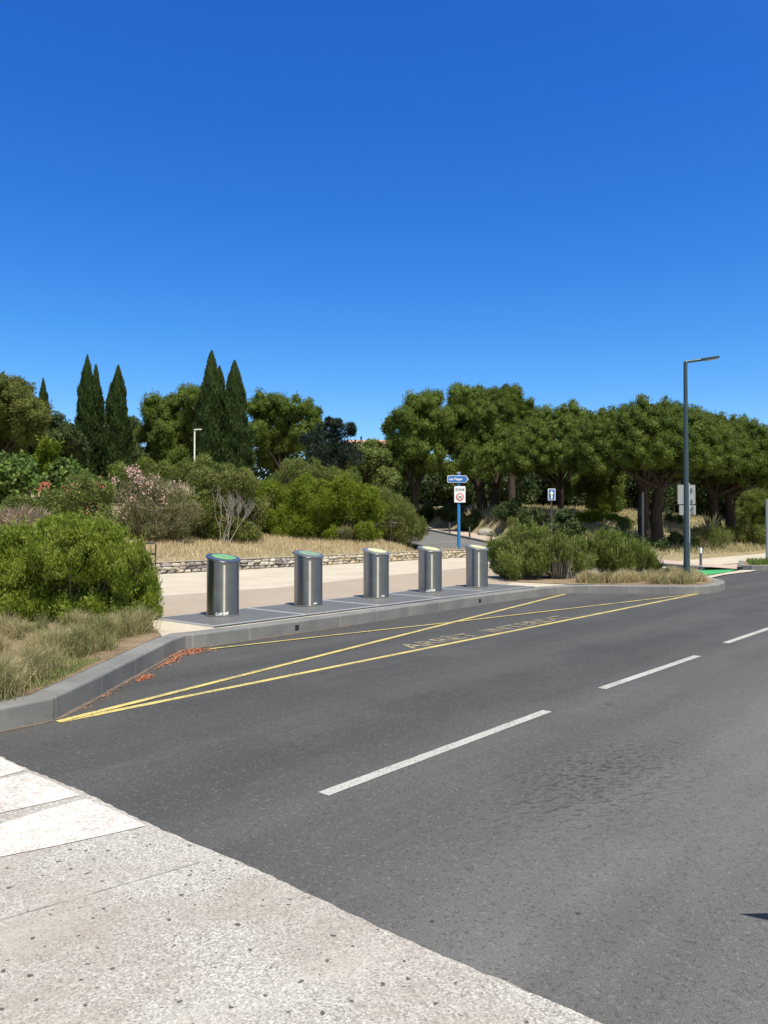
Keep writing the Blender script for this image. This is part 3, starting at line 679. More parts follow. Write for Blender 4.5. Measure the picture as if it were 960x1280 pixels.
def tree(name, label, group, bl, Y, base_px, st, mat, seed, trunk_r=.22, fork=.45, trunks=None, cat='tree', bark=None, dj=.9, front=0, domes=None):
    rnd = random.Random(seed); B = blobs_px(bl, Y, seed, True, dj, front); bx = at(base_px, 650, Y).x; bz = H(bx, Y)
    e = empty(name, (bx, Y, bz)); tag(e, label, cat, group); e0 = Vector((bx, Y, bz))
    top = Vector((sum(b[0] for b in B)/len(B), sum(b[1] for b in B)/len(B), sum(b[2] for b in B)/len(B)))
    runs = []
    for k, (off, tp) in enumerate(trunks or [(0, 1)]):
        a = Vector((off, 0, -.2)); f = Vector(((top-e0).x*.35*tp+off*1.5, (top-e0).y*.3, (top-e0).z*fork))
        tr = bend(a, f, rnd, .05, 7); runs.append((tr, trunk_r*1.25, trunk_r*.8))
        mine = [b for i, b in enumerate(B) if i % len(trunks or [0]) == k]
        for b in sorted(mine, key=lambda q: rnd.random())[:7]:
            t = Vector(b[:3])-e0; runs.append((bend(f-Vector((0, 0, .1)), t*.8+f*.2, rnd, .10, 6), trunk_r*.45, .05))
    tubes('trunk', runs, bark or BARK, e, 7)
    ex = None
    if domes:
        parts = []
        for q, (px, hw, yt, yb, dY, dp) in enumerate(domes):
            v = at(px, yb, Y+dY); parts.append(dome(v.x-e0.x, v.y-e0.y, v.z-e0.z, hw/960*(Y+dY), dp, (yb-yt)/960*(Y+dY), .47, seed+q))
        ex = [np.concatenate(k) for k in zip(*parts)]; B = []
    cr = foliage('crown', [(b[0]-e0.x, b[1]-e0.y, b[2]-e0.z, b[3]) for b in B], st, mat, seed, e, extra=ex)
    return e
def shrub(name, label, group, bl, Y, st, mat, seed, cat='shrub', stems=True, stemm=None, nst=26, floorz=None, flowers=None, dj=.35, extra=None, base=None):
    rnd = random.Random(seed); B = blobs_px(bl, Y, seed, True, dj)
    cx = sum(b[0] for b in B)/len(B); cy = sum(b[1] for b in B)/len(B); bz = H(cx, cy) if floorz is None else floorz
    e0 = Vector((cx, cy, bz)); e = empty(name, e0); tag(e, label, cat, group)
    foliage('leaves', [(b[0]-cx, b[1]-cy, max(b[2]-bz, .1), b[3]) for b in B], st, mat, seed, e, floor=.04)
    if stems:
        runs = []
        for k in range(nst):
            b = rnd.choice(B); t = Vector(b[:3])-e0+Vector((rnd.uniform(-1, 1), rnd.uniform(-1, 1), rnd.uniform(-.3, 1)))*b[3]*.85
            a = Vector((t.x*.55+rnd.uniform(-.15, .15), t.y*.55, -.05)); runs.append((bend(a, t, rnd, .08, 5), .018 if Y < 25 else .028, .005))
        tubes('stems', runs, stemm or BARKG, e, 4)
    if flowers:
        rg = np.random.default_rng(seed+5); Ps = []
        for (px, py, rp, n_) in flowers[0]:
            c = at(px, py, Y-flowers[2]); r = rp/960*Y; q = nrm(rg.normal(size=(n_, 3)))*(rg.random(n_)**.5*r)[:, None]+np.array(c-e0); Ps.append(q)
        Ps = np.concatenate(Ps); n_ = len(Ps); T = nrm(rg.normal(size=(n_, 3))+[0, 0, .4]); Wd = nrm(np.cross(T, rg.normal(size=(n_, 3))))
        me = leafmesh('blossoms', Ps, T, Wd, np.full(n_, .07), np.full(n_, .06), rg.random(n_)); link('blossoms', me, e, [flowers[1]])
    return e
def grass(name, P, h, w_, lean, mat, seed, kind='stuff', parent=None, rb=None):
    """two segment blades; P = roots"""
    rg = np.random.default_rng(seed); n = len(P); P = np.asarray(P, float)
    h = h*rg.uniform(.5, 1.25, n); a = rg.uniform(0, 2*math.pi, n); lv = np.stack([np.cos(a), np.sin(a)], 1)
    l = np.abs(rg.normal(0, lean, n))
    b = rg.uniform(0, math.pi, n); wv = np.stack([np.cos(b), np.sin(b), np.zeros(n)], 1)*(w_*rg.uniform(.6, 1.3, n))[:, None]
    mid = P.copy(); mid[:, :2] += lv*(h*l*.35)[:, None]; mid[:, 2] += h*.6
    tip = P.copy(); tip[:, :2] += lv*(h*l)[:, None]; tip[:, 2] += h*np.clip(1.05-l*.35, .4, 1.1)
    V = np.empty((n, 5, 3)); V[:, 0] = P-wv*.5; V[:, 1] = P+wv*.5; V[:, 2] = mid+wv*.4; V[:, 3] = mid-wv*.4; V[:, 4] = tip
    base = np.arange(n)[:, None]*5; L = np.concatenate([base+0, base+1, base+2, base+3, base+3, base+2, base+4], 1)
    sizes = np.tile([4, 3], n); r = rg.random(n) if rb is None else np.clip(rb+rg.normal(0, .18, n), 0, 1)
    me = fastmesh(name, V.reshape(-1, 3), sizes, L.ravel(), attr=np.repeat(r, 5)); o = link(name, me, parent, [mat])
    if kind and parent is None: tag(o, kind=kind)
    return o
def inpoly(x, y, poly):
    c = np.zeros(len(x), bool); n = len(poly)
    for i in range(n):
        x1, y1 = poly[i][0], poly[i][1]; x2, y2 = poly[i-1][0], poly[i-1][1]
        if y1 == y2: continue
        t = ((y1 > y) != (y2 > y)) & (x < (x2-x1)*(y-y1)/(y2-y1)+x1); c ^= t
    return c
def scatter(poly, n, seed):
    rg = np.random.default_rng(seed); P = np.array([[p[0], p[1]] for p in poly]); lo, hi = P.min(0), P.max(0); out = []
    while sum(map(len, out)) < n:
        q = rg.uniform(lo, hi, (n*2, 2)); out.append(q[inpoly(q[:, 0], q[:, 1], poly)])
    return np.concatenate(out)[:n]

# ================================================================== OBJECTS
# ---- stone wall
def stone_wall():
    rnd = random.Random(11); e0 = Vector((*xy(WALL_S, 15), .193)); w0, w1 = -4, 30.7
    mb = bmesh.new(); hgt_ = .45
    V = []
    def stone(wc, z, lw, lh, mi, face):
        b = bmesh.new(); bmesh.ops.create_icosphere(b, subdivisions=2, radius=1)
        for v in b.verts:
            c = v.co; k = max(abs(c.x), abs(c.y), abs(c.z)); q = c/k; c2 = c*.35+q*.65
            j = rnd.uniform(.90, 1.06); v.co = Vector((c2.x*lw*.5*j, c2.y*.12*j, c2.z*lh*.5*j))
        M = Matrix.Translation((*xy(WALL_S+.10+face, wc), z)) @ Matrix.Rotation(math.atan2(DY, DX), 4, 'Z') @ Matrix.Rotation(rnd.uniform(-.12, .12), 4, 'Y')
        b.transform(M)
        for f in b.faces: f.material_index = mi
        me = bpy.data.meshes.new('t'); b.to_mesh(me); b.free(); mb.from_mesh(me); bpy.data.meshes.remove(me)
    for c in range(3):
        x = w0+rnd.uniform(0, .2); 
        while x < w1:
            lw = rnd.uniform(.16, .46); lh = rnd.uniform(.10, .145); far = x > 20
            stone(x+lw/2, .25+c*.108+rnd.uniform(-.012, .012), lw*.99, lh, (rnd.choice([1, 2, 2, 3]) if far else rnd.choice([0, 0, 1, 3, 4])), rnd.uniform(-.03, .02))
            x += lw
    me = bpy.data.meshes.new('wall_stones'); mb.to_mesh(me); mb.free()
    e = empty('stone_wall', e0); tag(e, 'low dry stone wall of rough grey and ochre stones holding back the straw grass bank', 'wall')
    mats = [simple('pinkish grey stone', (.30, .265, .245), .9, var=.35, bumps=.6), simple('buff stone', (.38, .335, .27), .9, var=.3, bumps=.6), simple('ochre stone', (.42, .345, .24), .9, var=.3, bumps=.6), simple('pale stone', (.46, .42, .36), .9, var=.2, bumps=.6), simple('dark stone', (.20, .18, .17), .9, var=.3, bumps=.6)]
    o = link('stones', me, e, mats); rel(o, e)
    b = MB(); c = xy(WALL_S+.22, (w0+w1)/2); b.box((c[0], c[1], .36), (w1-w0, .24, .37), Matrix.Rotation(math.atan2(DY, DX), 3, 'Z'))
    o = b.build('mortar_core', simple('deep mortar', (.26, .23, .20), .95, var=.3, bumps=.6), e); rel(o, e)
    b = MB(); c = xy(WALL_S+.20, (w0+w1)/2); b.box((c[0], c[1], .560), (w1-w0, .30, .03), Matrix.Rotation(math.atan2(DY, DX), 3, 'Z'), 0, .008)
    o = b.build('coping', make_concrete('wall coping', (.34, .29, .21, 1), (.44, .38, .29, 1)), e); rel(o, e)
stone_wall()

# ---- steel bins
FR = Vector((.77, -.64, 0)).normalized(); SLOPE = .20
def make_bin(lidmat, inmat, mark):
    e = empty('waste_bin', (0, 0, 0)); r = .272; n = 64
    # body: cylinder cut at a slant
    b = bmesh.new(); lo, hi, k1 = [], [], []
    for k in range(n):
        a = 2*math.pi*k/n; x, y = math.cos(a)*r, math.sin(a)*r; t = .955-SLOPE*(x*FR.x+y*FR.y)
        lo.append(b.verts.new((x, y, .012))); hi.append(b.verts.new((x, y, t)))
    for k in range(n): b.faces.new((lo[k], lo[(k+1) % n], hi[(k+1) % n], hi[k])).smooth = True
    b.faces.new(hi); b.faces.new(lo[::-1]); me = bpy.data.meshes.new('body'); b.to_mesh(me); b.free(); me.set_sharp_from_angle(angle=R(40)); link('body', me, e, [STEEL])
    m = MB(); m.lathe([(r+.012, 0), (r+.012, .014), (r+.002, .02)], n=48); m.build('base_ring', PLATE, e)
    # seam of the door on the side of the cylinder
    m = MB(); a = math.atan2(-1, .25)
    q = Vector((1, 0, -SLOPE*FR.x)).normalized()
    nn = Vector((SLOPE*FR.x, SLOPE*FR.y, 1)).normalized(); tl = nn.to_track_quat('Z', 'Y').to_matrix().to_4x4()
    top = Vector((0, 0, .955))
    m = MB(); m.lathe([(r+.006, -.010), (r+.018, 0), (r+.024, .014), (r+.022, .026), (r+.010, .036), (r-.03, .040)], top, 64, tilt=tl); lid = m.build('lid', lidmat, e)
    m = MB(); m.lathe([(r+.0195, -.0015), (r+.026, .003), (r+.026, .009), (r+.0225, .012)], top, 64, tilt=tl); m.build('lid_rim', CHROME, lid)
    sh = tl @ Matrix.Translation((0, 0, 0)); off = FR*.02
    m = MB(); m.lathe([(.205, .039), (.205, .0475), (.195, .050)], top+Vector((off.x, off.y, -SLOPE*.02)), 48, tilt=tl); m.build('inlay', inmat, lid)
    m = MB(); m.lathe([(.075, .0505), (.075, .0565), (.068, .0575)], top+Vector((off.x*4, off.y*4, -SLOPE*.08)), 32, tilt=tl); m.build('knob', inmat, lid)
    bk_ = -FR*(r+.012); tz = .955+SLOPE*r
    m = MB(); rot = Matrix.Rotation(math.atan2(FR.y, FR.x), 3, 'Z')
    m.box((bk_.x, bk_.y, tz-.02), (.07, .13, .06), rot, 0, .012); m.box((bk_.x-FR.x*.02, bk_.y-FR.y*.02, tz-.075), (.03, .09, .07), rot, 1, .01); m.build('hinge', [lidmat, FRAMEM], e)
    # maker's mark near the foot, wrapped on the cylinder
    if mark:
        s, size, ang, z = mark
        o = text_mesh('marking', s, size, SIGNW, Matrix.Identity(4), e, 0, 'CENTER', .003)
        for v in o.data.vertices:
            a = ang+v.co.x/r; v.co = Vector((math.cos(a)*(r+.0025), math.sin(a)*(r+.0025), z+v.co.y+.10*v.co.x))
    return e
specs = [(LIDBL, INGR, ('Collectif', .062, R(-82), .035), 'steel waste bin with blue rimmed bright green lid, nearest and leftmost of the five'),
         (LIDB, INGR2, ('eco', .05, R(-58), .05), 'steel waste bin with dull green lid standing second from the left'),
         (LIDG, INYE, ('eco', .05, R(-55), .04), 'steel waste bin with cream lid in the middle of the row of five'),
         (LIDG, INYE, ('Collectif', .06, R(-92), .03), 'yellow lidded steel waste bin with white mark at its foot, fourth from the left'),
         (LIDG, INYE, None, 'steel waste bin with pale yellow lid, farthest right beside the green shrub bed')]
for k, (lm, im, mk, lab) in enumerate(specs):
    e = make_bin(lm, im, mk); e.location = pf((1.0, 3.06, 5.12, 6.98, 8.85)[k], (1.02, 1.06, 1.12, 1.08, 1.02)[k], .2135); e.rotation_euler.z = R((0, 2, -2, 1, -1)[k]); tag(e, lab, 'waste bin', 'steel waste bins in a row on the platform')

# ---- lamp posts
def lamp_post():
    g = G(858.5, 725, .2); Yd = g.y; top = at(857, 453, Yd); h = top.z-.2
    e = empty('street_lamp', (g.x, g.y, .2)); tag(e, 'tall slim dark blue green street lamp at the end of the planting bed', 'street lamp')
    m = MB(); m.lathe([(.088, 0), (.088, .5), (.082, .55), (.075, 1.2), (.068, 3), (.052, h-.12), (.050, h)], n=24); m.build('pole', POST, e)
    m = MB(); m.box((0, 0, .012), (.34, .34, .024), None, 0, .004); m.build('base_plate', POST, e)
    m = MB(); m.box((.02, -.078, .85), (.08, .012, .42), None, 0, .004); m.build('hatch', POST, e)
    t = at(898, 446.5, Yd)-Vector((g.x, g.y, .2)); a = Vector((0, 0, h-.03))
    q = a+Vector((.035, 0, .045)); d = (t-q)
    m = MB(); m.tube([a-Vector((0, 0, .05)), a, a+Vector((.012, 0, .03)), q, q+d*.05, q+d*.5], [.056, .054, .05, .045, .04, .036], 14); m.build('arm', POST, e)
    hd = MB(); rot = Matrix.Rotation(-math.atan2(d.z, d.x), 3, 'Y'); c = q+d*.72
    hd.box(c, (d.length*.58, .19, .06), rot, 0, .018); head = hd.build('lamp_head', POST, e)
    m = MB(); m.box(c-Vector((-.05, 0, .034)), (d.length*.36, .14, .012), rot, 0, .002); m.build('diffuser', GLASS, head)
lamp_post()
def small_lamp():
    Yd = 46; b = at(243, 600, Yd); z0 = H(b.x, Yd); top = at(243, 537, Yd).z
    e = empty('street_lamp', (b.x, Yd, z0)); tag(e, 'small white street lamp with short arm rising behind the shrubs beside the cypress', 'street lamp')
    m = MB(); m.lathe([(.075, 0), (.06, 1), (.045, top-z0)], n=12); m.build('pole', WHITEM, e)
    m = MB(); m.box((.2, 0, top-z0+.0), (.46, .16, .07), Matrix.Rotation(R(-3), 3, 'Y'), 0, .02); m.build('lamp_head', WHITEM, e)
small_lamp()
# ---- sign backs behind the lamp post
def sign_back():
    Yd = 22.6; c = at(860, 640, Yd); e = empty('traffic_sign', (c.x+.02, Yd, .2)); tag(e, 'two stacked grey sign panels seen from behind, right behind the tall lamp post', 'traffic sign')
    m = MB(); m.tube([(0, 0, 0), (0, 0, at(860, 604, Yd).z-.2)], .035, 12); m.build('pole', POSTL, e)
    ry = R(-16)
    for (x0, x1, y0, y1, dz) in ((847, 871, 606, 630.5, 0), (849, 871.5, 631.5, 644, 0)):
        a = at(x0, y0, Yd); b = at(x1, y1, Yd); w_, h_ = b.x-a.x, a.z-b.z; cc = Vector(((a.x+b.x)/2-e.location.x, .06, (a.z+b.z)/2-.2)); rot = Matrix.Rotation(R(8), 3, 'Z')
        m = MB(); m.box(cc, (w_, .025, h_), rot, 0, .01); p = m.build('sign_panel', SIGNG, e)
        for dzz in (-h_*.28, h_*.28):
            m = MB(); m.box(cc+Vector((.09, -.035, dzz)), (.24, .03, .03), rot, 0, .004); m.box(cc+Vector((.13, -.056, dzz)), (.05, .016, .05), rot, 1, .004)
            m.build('rail', [POSTL, POSTD], p)
sign_back()
# ---- blue sign post by the side street
def blue_sign():
    Yd = 39.6; b = at(573.5, 690, Yd); z0 = H(b.x, Yd); e = empty('sign_post', (b.x, Yd, z0)); tag(e, 'blue sign post with arrow shaped street name plate above a white zone board', 'sign post')
    top = at(573, 592, Yd).z-z0
    m = MB(); m.lathe([(.085, 0), (.085, top-.02), (.075, top)], n=16); m.build('pole', BLUEM, e)
    m = MB(); m.box((0, 0, top+.045), (.20, .14, .08), None, 0, .01); m.build('cap', SIGNG, e)
    a = at(559, 594.5, Yd); c = at(582, 603.5, Yd); zc = (a.z+c.z)/2-z0; hw = (a.z-c.z)/2
    def plate(x0, x1, h, y, mat, tip, name, par):
        bb = bmesh.new(); pts = [(x0+.03, -h), (x0, -h+.05), (x0, h-.05), (x0+.03, h), (x1, h), (x1+tip, 0), (x1, -h)]
        f = bb.faces.new([bb.verts.new((x, y, z+zc)) for x, z in pts]); r_ = bmesh.ops.extrude_face_region(bb, geom=[f]); bmesh.ops.translate(bb, vec=(0, .03, 0), verts=[v for v in r_['geom'] if isinstance(v, bmesh.types.BMVert)])
        bmesh.ops.recalc_face_normals(bb, faces=bb.faces[:]); me = bpy.data.meshes.new(name); bb.to_mesh(me); bb.free(); return link(name, me, par, [mat])
    x0 = a.x-b.x; x1 = c.x-b.x
    p = plate(x0, x1, hw, -.13, SIGNW, .14, 'name_plate', e); plate(x0+.025, x1-.005, hw-.025, -.136, SIGNB, .10, 'plate_face', p)
    text_mesh('lettering', 'Les Plages', .17, SIGNW, Matrix.Translation((x0+.08, -.14, zc-.055)) @ Matrix.Rotation(R(90), 4, 'X'), p, 0, 'LEFT', .004, 1.0)
    a = at(567.5, 608, Yd); c = at(581.5, 628.3, Yd); w_, h_ = c.x-a.x, a.z-c.z; cc = Vector(((a.x+c.x)/2-b.x, -.11, (a.z+c.z)/2-z0))
    m = MB(); m.box(cc, (w_, .03, h_), None, 0, .012); zb = m.build('zone_board', SIGNW, e)
    text_mesh('lettering', 'ZONE', .17, BLACK, Matrix.Translation((cc.x, -.128, cc.z+h_*.22)) @ Matrix.Rotation(R(90), 4, 'X'), zb, 0, 'CENTER', .004)
    rot = Matrix.Rotation(R(90), 4, 'X')
    m = MB(); m.lathe([(.20, 0), (.20, .006), (.19, .008)], n=40, tilt=rot); o = m.build('speed_ring', SIGNR, zb); o.data.transform(Matrix.Translation((cc.x, -.126, cc.z-h_*.16)))
    m = MB(); m.lathe([(.145, 0), (.145, .004), (.14, .005)], n=40, tilt=rot); o = m.build('ring_centre', SIGNW, zb); o.data.transform(Matrix.Translation((cc.x, -.1355, cc.z-h_*.16)))
    text_mesh('lettering', '30', .20, BLACK, Matrix.Translation((cc.x, -.143, cc.z-h_*.16-.07)) @ Matrix.Rotation(R(90), 4, 'X'), zb, 0, 'CENTER', .006)
blue_sign()
def oneway():
    Yd = 43; b = at(689.5, 680, Yd); z0 = H(b.x, Yd); e = empty('traffic_sign', (b.x, Yd, z0)); tag(e, 'small square blue one way sign with white upright arrow on a dark post', 'traffic sign')
    a = at(684.5, 611, Yd); c = at(693.8, 625.5, Yd); w_, h_ = c.x-a.x, a.z-c.z; zc = (a.z+c.z)/2-z0
    m = MB(); m.lathe([(.04, 0), (.04, zc+h_/2-.02)], n=12); m.build('pole', POSTD, e)
    m = MB(); m.box((0, -.06, zc), (w_, .025, h_), None, 0, .01); p = m.build('sign_panel', SIGNW, e)
    m = MB(); m.box((0, -.075, zc), (w_-.07, .008, h_-.07), None, 0, .003); m.build('blue_face', SIGNB, p)
    bb = bmesh.new(); k = h_/.66; pts = [(-.045, -.24), (.045, -.24), (.045, .03), (.12, .03), (0, .24), (-.12, .03), (-.045, .03)]
    f = bb.faces.new([bb.verts.new((x*k, -.082, zc+z*k)) for x, z in pts]); bmesh.ops.triangulate(bb, faces=[f]); me = bpy.data.meshes.new('arrow'); bb.to_mesh(me); bb.free(); link('arrow', me, p, [SIGNW])
oneway()
def thin_pole(px, ytop, ybase_z, Yd, r, mat, label, cap=True):
    b = at(px, 650, Yd); z0 = ybase_z; top = at(px, ytop, Yd).z; e = empty('post', (b.x, Yd, z0)); tag(e, label, 'post')
    m = MB(); m.lathe([(r, 0), (r, top-z0-.01), (r*.7, top-z0)], n=14); m.build('pole', mat, e)
    m = MB(); m.lathe([(r*1.6, 0), (r*1.6, .02), (r*1.2, .03)], n=14); m.build('base_collar', mat, e)
thin_pole(803.5, 616, .1, 30.5, .04, simple('weathered grey post', (.06, .07, .08), .5), 'thin dark grey post in front of the umbrella pine trunks')
thin_pole(958.5, 624, .1, 36.5, .06, simple('dull galvanised post', (.22, .25, .26), .5, .3), 'pale grey post at the right edge of the photo above the kerb island')
def bollard(px, yt, yb, Yd, label, z0=None, white=True, group=None, r=.05):
    b = at(px, yb, Yd); z0 = b.z if z0 is None else z0; h = at(px, yt, Yd).z-z0; e = empty('bollard', (b.x, Yd, z0)); tag(e, label, 'bollard', group)
    m = MB(); m.lathe([(r*1.3, 0), (r*1.3, .03), (r, .05), (r, h-.03), (r*.75, h)], n=14); m.build('shaft', POSTD, e)
    if white: m = MB(); m.lathe([(r*1.06, h*.68), (r*1.06, h*.92)], n=14); m.build('white_band', SIGNW, e)
bollard(876, 682.5, 709, 30.0, 'black bollard with a white band at its top beside the green cycle lane', .06)
for k, (px, yb, lab) in enumerate(((562, 666.5, 'leftmost of three small dark bollards on the far sidewalk of the side street'), (587, 671.5, 'middle one of three small dark bollards on the far sidewalk'), (614, 676.5, 'small dark bollard on the far sidewalk nearest the shrub bed'))):
    Yd = (55, 51, 47)[k]; bx = at(px, 660, Yd).x; z = float(np.interp(Yd, _sy, _sz))+.13
    bollard(px, yb-13, yb, Yd, lab, z, False, 'bollards along the far sidewalk', .06)
# ---- rail frame behind the front bush
def rail():
    Yd = 21.5; a = at(181, 700, Yd); b = at(194.5, 700, Yd); z0 = .195; zt = at(188, 679, Yd).z; zc = at(188, 692.5, Yd).z; e = empty('metal_hoop', ((a.x+b.x)/2, Yd, z0)); hw = (b.x-a.x)/2; h = zt-z0
    tag(e, 'dark metal hoop with a crossbar standing on the pale pavement behind the left bush', 'railing')
    m = MB(); c = .05; m.tube([(-hw, 0, 0), (-hw, 0, h-c), (-hw+c*.3, 0, h-c*.3), (-hw+c, 0, h), (hw-c, 0, h), (hw-c*.3, 0, h-c*.3), (hw, 0, h-c), (hw, 0, 0)], .022, 10); m.build('frame', RAIL, e)
    m = MB(); m.box((0, 0, zc-z0), (hw*2-.02, .03, .07), None, 0, .008); m.build('crossbar', RAIL, e)
    for s_ in (-1, 1): m = MB(); m.box((s_*hw, 0, .006), (.12, .12, .012), None, 0, .003); m.build('foot_plate', RAIL, e)
rail()
# ---- far house
def house():
    Yd = 130; c = at(468, 546, Yd); z0 = H(c.x, Yd)-.3; wz = c.z-z0-1.6; e = empty('house', (c.x, Yd+5, z0)); tag(e, 'far pale house with low tiled roof just showing between the trees', 'house')
    wall = simple('pale render', (.50, .42, .34), .9); tile = simple('clay roof tiles', (.46, .25, .18), .85, var=.25)
    m = MB(); m.box((0, 0, wz/2), (15, 9, wz)); m.build('wall', wall, e)
    b = bmesh.new(); v = [b.verts.new(p) for p in ((-8, -5, wz), (8, -5, wz), (8, 5, wz), (-8, 5, wz), (-4.5, 0, wz+1.6), (4.5, 0, wz+1.6))]
    for f in ((0, 1, 5, 4), (1, 2, 5), (2, 3, 4, 5), (3, 0, 4), (3, 2, 1, 0)): b.faces.new([v[i] for i in f])
    me = bpy.data.meshes.new('roof'); b.to_mesh(me); b.free(); rf = link('roof', me, e, [tile])
    m = MB(); m.box((2.6, 1, wz+1.5), (.7, .7, 1.0)); m.build('chimney', wall, rf)
    for x in (-5, -1.7, 1.7, 5):
        for z in (wz-1.7, wz-4.6):
            m = MB(); m.box((x, -4.5, z), (1.1, .12, 1.4), None, 0, .01); f = m.build('window', SIGNW, e)
            m = MB(); m.box((x, -4.565, z), (.92, .02, 1.22)); m.build('pane', simple('dark pane', (.03, .04, .05), .1) if False else BLACK, f)
house()
# ---- rocks on the hillside and by the sidewalk
def rock(px, py, rp, Yd, label, seed, flat=.6):
    rnd = random.Random(seed); c = at(px, py, Yd); r = rp/960*Yd; b = bmesh.new(); bmesh.ops.create_icosphere(b, subdivisions=3, radius=1)
    ax = [Vector((rnd.uniform(-1, 1), rnd.uniform(-1, 1), rnd.uniform(-1, 1))).normalized() for _ in range(9)]
    for v in b.verts:
        k = 1
        for a in ax: k = min(k, .78/max(.2, v.co.dot(a)) if v.co.dot(a) > .78 else 1)
        v.co = Vector((v.co.x*r*k, v.co.y*r*k, v.co.z*r*flat*k+rnd.uniform(-.01, .01)))
    me = bpy.data.meshes.new('boulder'); b.to_mesh(me); b.free(); o = link('boulder', me, None, [ROCK]); o.location = (c.x, Yd, H(c.x, Yd)+r*flat*.45); tag(o, label, 'boulder', 'pale boulders on the hillside')
rock(607, 662, 12, 54, 'broad grey boulder behind the far sidewalk at the foot of the pines', 1)
rock(745, 660, 6, 52, 'small pale boulder below the light green pine', 2)
rock(761, 655, 5, 55, 'small pale boulder between the low shrub and the umbrella pine trunks', 3)
rock(833, 640, 7, 66, 'flat pale boulder high on the slope right of the umbrella pine trunks', 4)

# ================================================================== TREES
PG = 'pines on the hillside'
tree('pine_tree', 'broad olive green pine cut by the left edge of the photo', PG, [(-5, 492, 30), (22, 495, 25), (-35, 505, 42), (40, 515, 20), (8, 530, 28), (36, 540, 18), (-25, 560, 35), (14, 560, 20), (-60, 540, 40)], 44, -15, 'pine', LF['pineo'], 1, .3)
tree('evergreen_oak', 'dark rounded evergreen between the left edge pine and the tall cypresses', None, [(66, 535, 19), (86, 545, 15), (60, 560, 22), (96, 562, 14), (45, 565, 18), (80, 575, 18)], 47, 70, 'dark', LF['dark'], 2, .2)
tree('evergreen_oak', 'small dark tree peeping out just right of the tall cypresses', None, [(167, 530, 9), (170, 545, 10), (163, 560, 12), (172, 572, 12)], 68, 167, 'dark', LF['dark'], 3, .15)
tree('young_pine', 'small yellow green conical pine among the big leaved bushes on the left', PG, [(57, 572, 12), (62, 560, 8), (50, 588, 16), (66, 590, 14)], 38, 58, 'pine', LF['bright'], 4, .1)
tree('pine_tree', 'rounded green pine left of the pair of cypresses', PG, [(200, 517, 25), (228, 506, 22), (248, 502, 19), (187, 545, 18), (215, 550, 28), (245, 530, 22), (195, 572, 18), (250, 560, 22), (225, 575, 18)], 60, 218, 'pine', LF['pine'], 5, .3)
tree('pine_tree', 'rounded yellow green pine just right of the pair of cypresses', PG, [(325, 512, 20), (350, 511, 21), (375, 512, 19), (392, 518, 12), (318, 542, 20), (350, 545, 28), (380, 545, 20), (335, 568, 20), (398, 535, 9)], 60, 350, 'pine', LF['pine'], 6, .3)
tree('cedar_tree', 'dark blue green tree with jagged top between the rounded pine and the far roof', None, [(408, 560, 16), (420, 542, 8), (424, 529, 5), (436, 538, 7), (440, 534, 4), (411, 528, 4), (398, 572, 15), (430, 560, 12), (442, 572, 11), (388, 548, 8), (402, 540, 8), (415, 578, 16), (425, 552, 9)], 50, 415, 'cedar', LF['cedar'], 7, .15, dj=.3)
tree('olive_tree', 'low grey green tree under the far roof, left of the big pines', None, [(455, 575, 15), (474, 572, 14), (460, 600, 18), (440, 592, 14), (482, 598, 18), (463, 558, 8), (470, 620, 15)], 56, 462, 'dark', LF['olean'], 8, .15)
tree('pine_tree', 'tall ragged pine with dense crown, leftmost of the big central pines', PG, [(488, 532, 9), (504, 524, 15), (522, 508, 17), (540, 503, 16), (500, 558, 20), (524, 545, 25), (546, 530, 24), (514, 580, 20), (492, 585, 13), (540, 572, 20), (470, 568, 12)], 58, 522, 'pine', LF['pine'], 9, .28)
tree('pine_tree', 'tallest central pine, its low branches hanging behind the blue sign', PG, [(572, 496, 16), (592, 495, 15), (575, 525, 24), (602, 520, 22), (560, 550, 20), (590, 556, 24), (616, 545, 18), (600, 586, 17, -4), (580, 580, 14, -3), (612, 572, 16, -4), (590, 570, 14, -4), (562, 590, 14), (628, 570, 16, -3)], 60, 603, 'pine', LF['pine'], 10, .38, .3, trunks=[(0, 1), (.9, 1)])
tree('umbrella_pine', 'dark green umbrella shaped pine crown at the back of the central group', PG, [(613, 500, 16), (636, 499, 17), (655, 512, 14), (630, 518, 20), (652, 530, 16), (668, 525, 12), (625, 540, 18)], 68, 640, 'umb', LF['pined'], 11, .3)
tree('umbrella_pine', 'forked umbrella pine behind the blue arrow sign', PG, [(680, 520, 16), (700, 518, 14), (722, 520, 15), (738, 526, 12), (664, 540, 17), (692, 542, 16), (650, 560, 17), (716, 540, 16), (640, 574, 14), (660, 578, 12), (676, 560, 12)], 55, 700, 'umb', LF['pine'], 12, .2, .38, trunks=[(0, -.5), (.12, 1.4)], domes=[(700, 56, 513, 566, 0, 3.8), (662, 28, 536, 584, -1, 2.8), (742, 34, 522, 570, 1, 2.8)])
tree('young_pine', 'low light green pine between the forked pine and the big umbrella pine', PG, [(745, 594, 20), (762, 608, 17), (728, 605, 15), (745, 622, 18), (770, 592, 10), (727, 580, 8), (765, 628, 12), (705, 612, 9)], 60, 745, 'pine', LF['pine'], 13, .12)
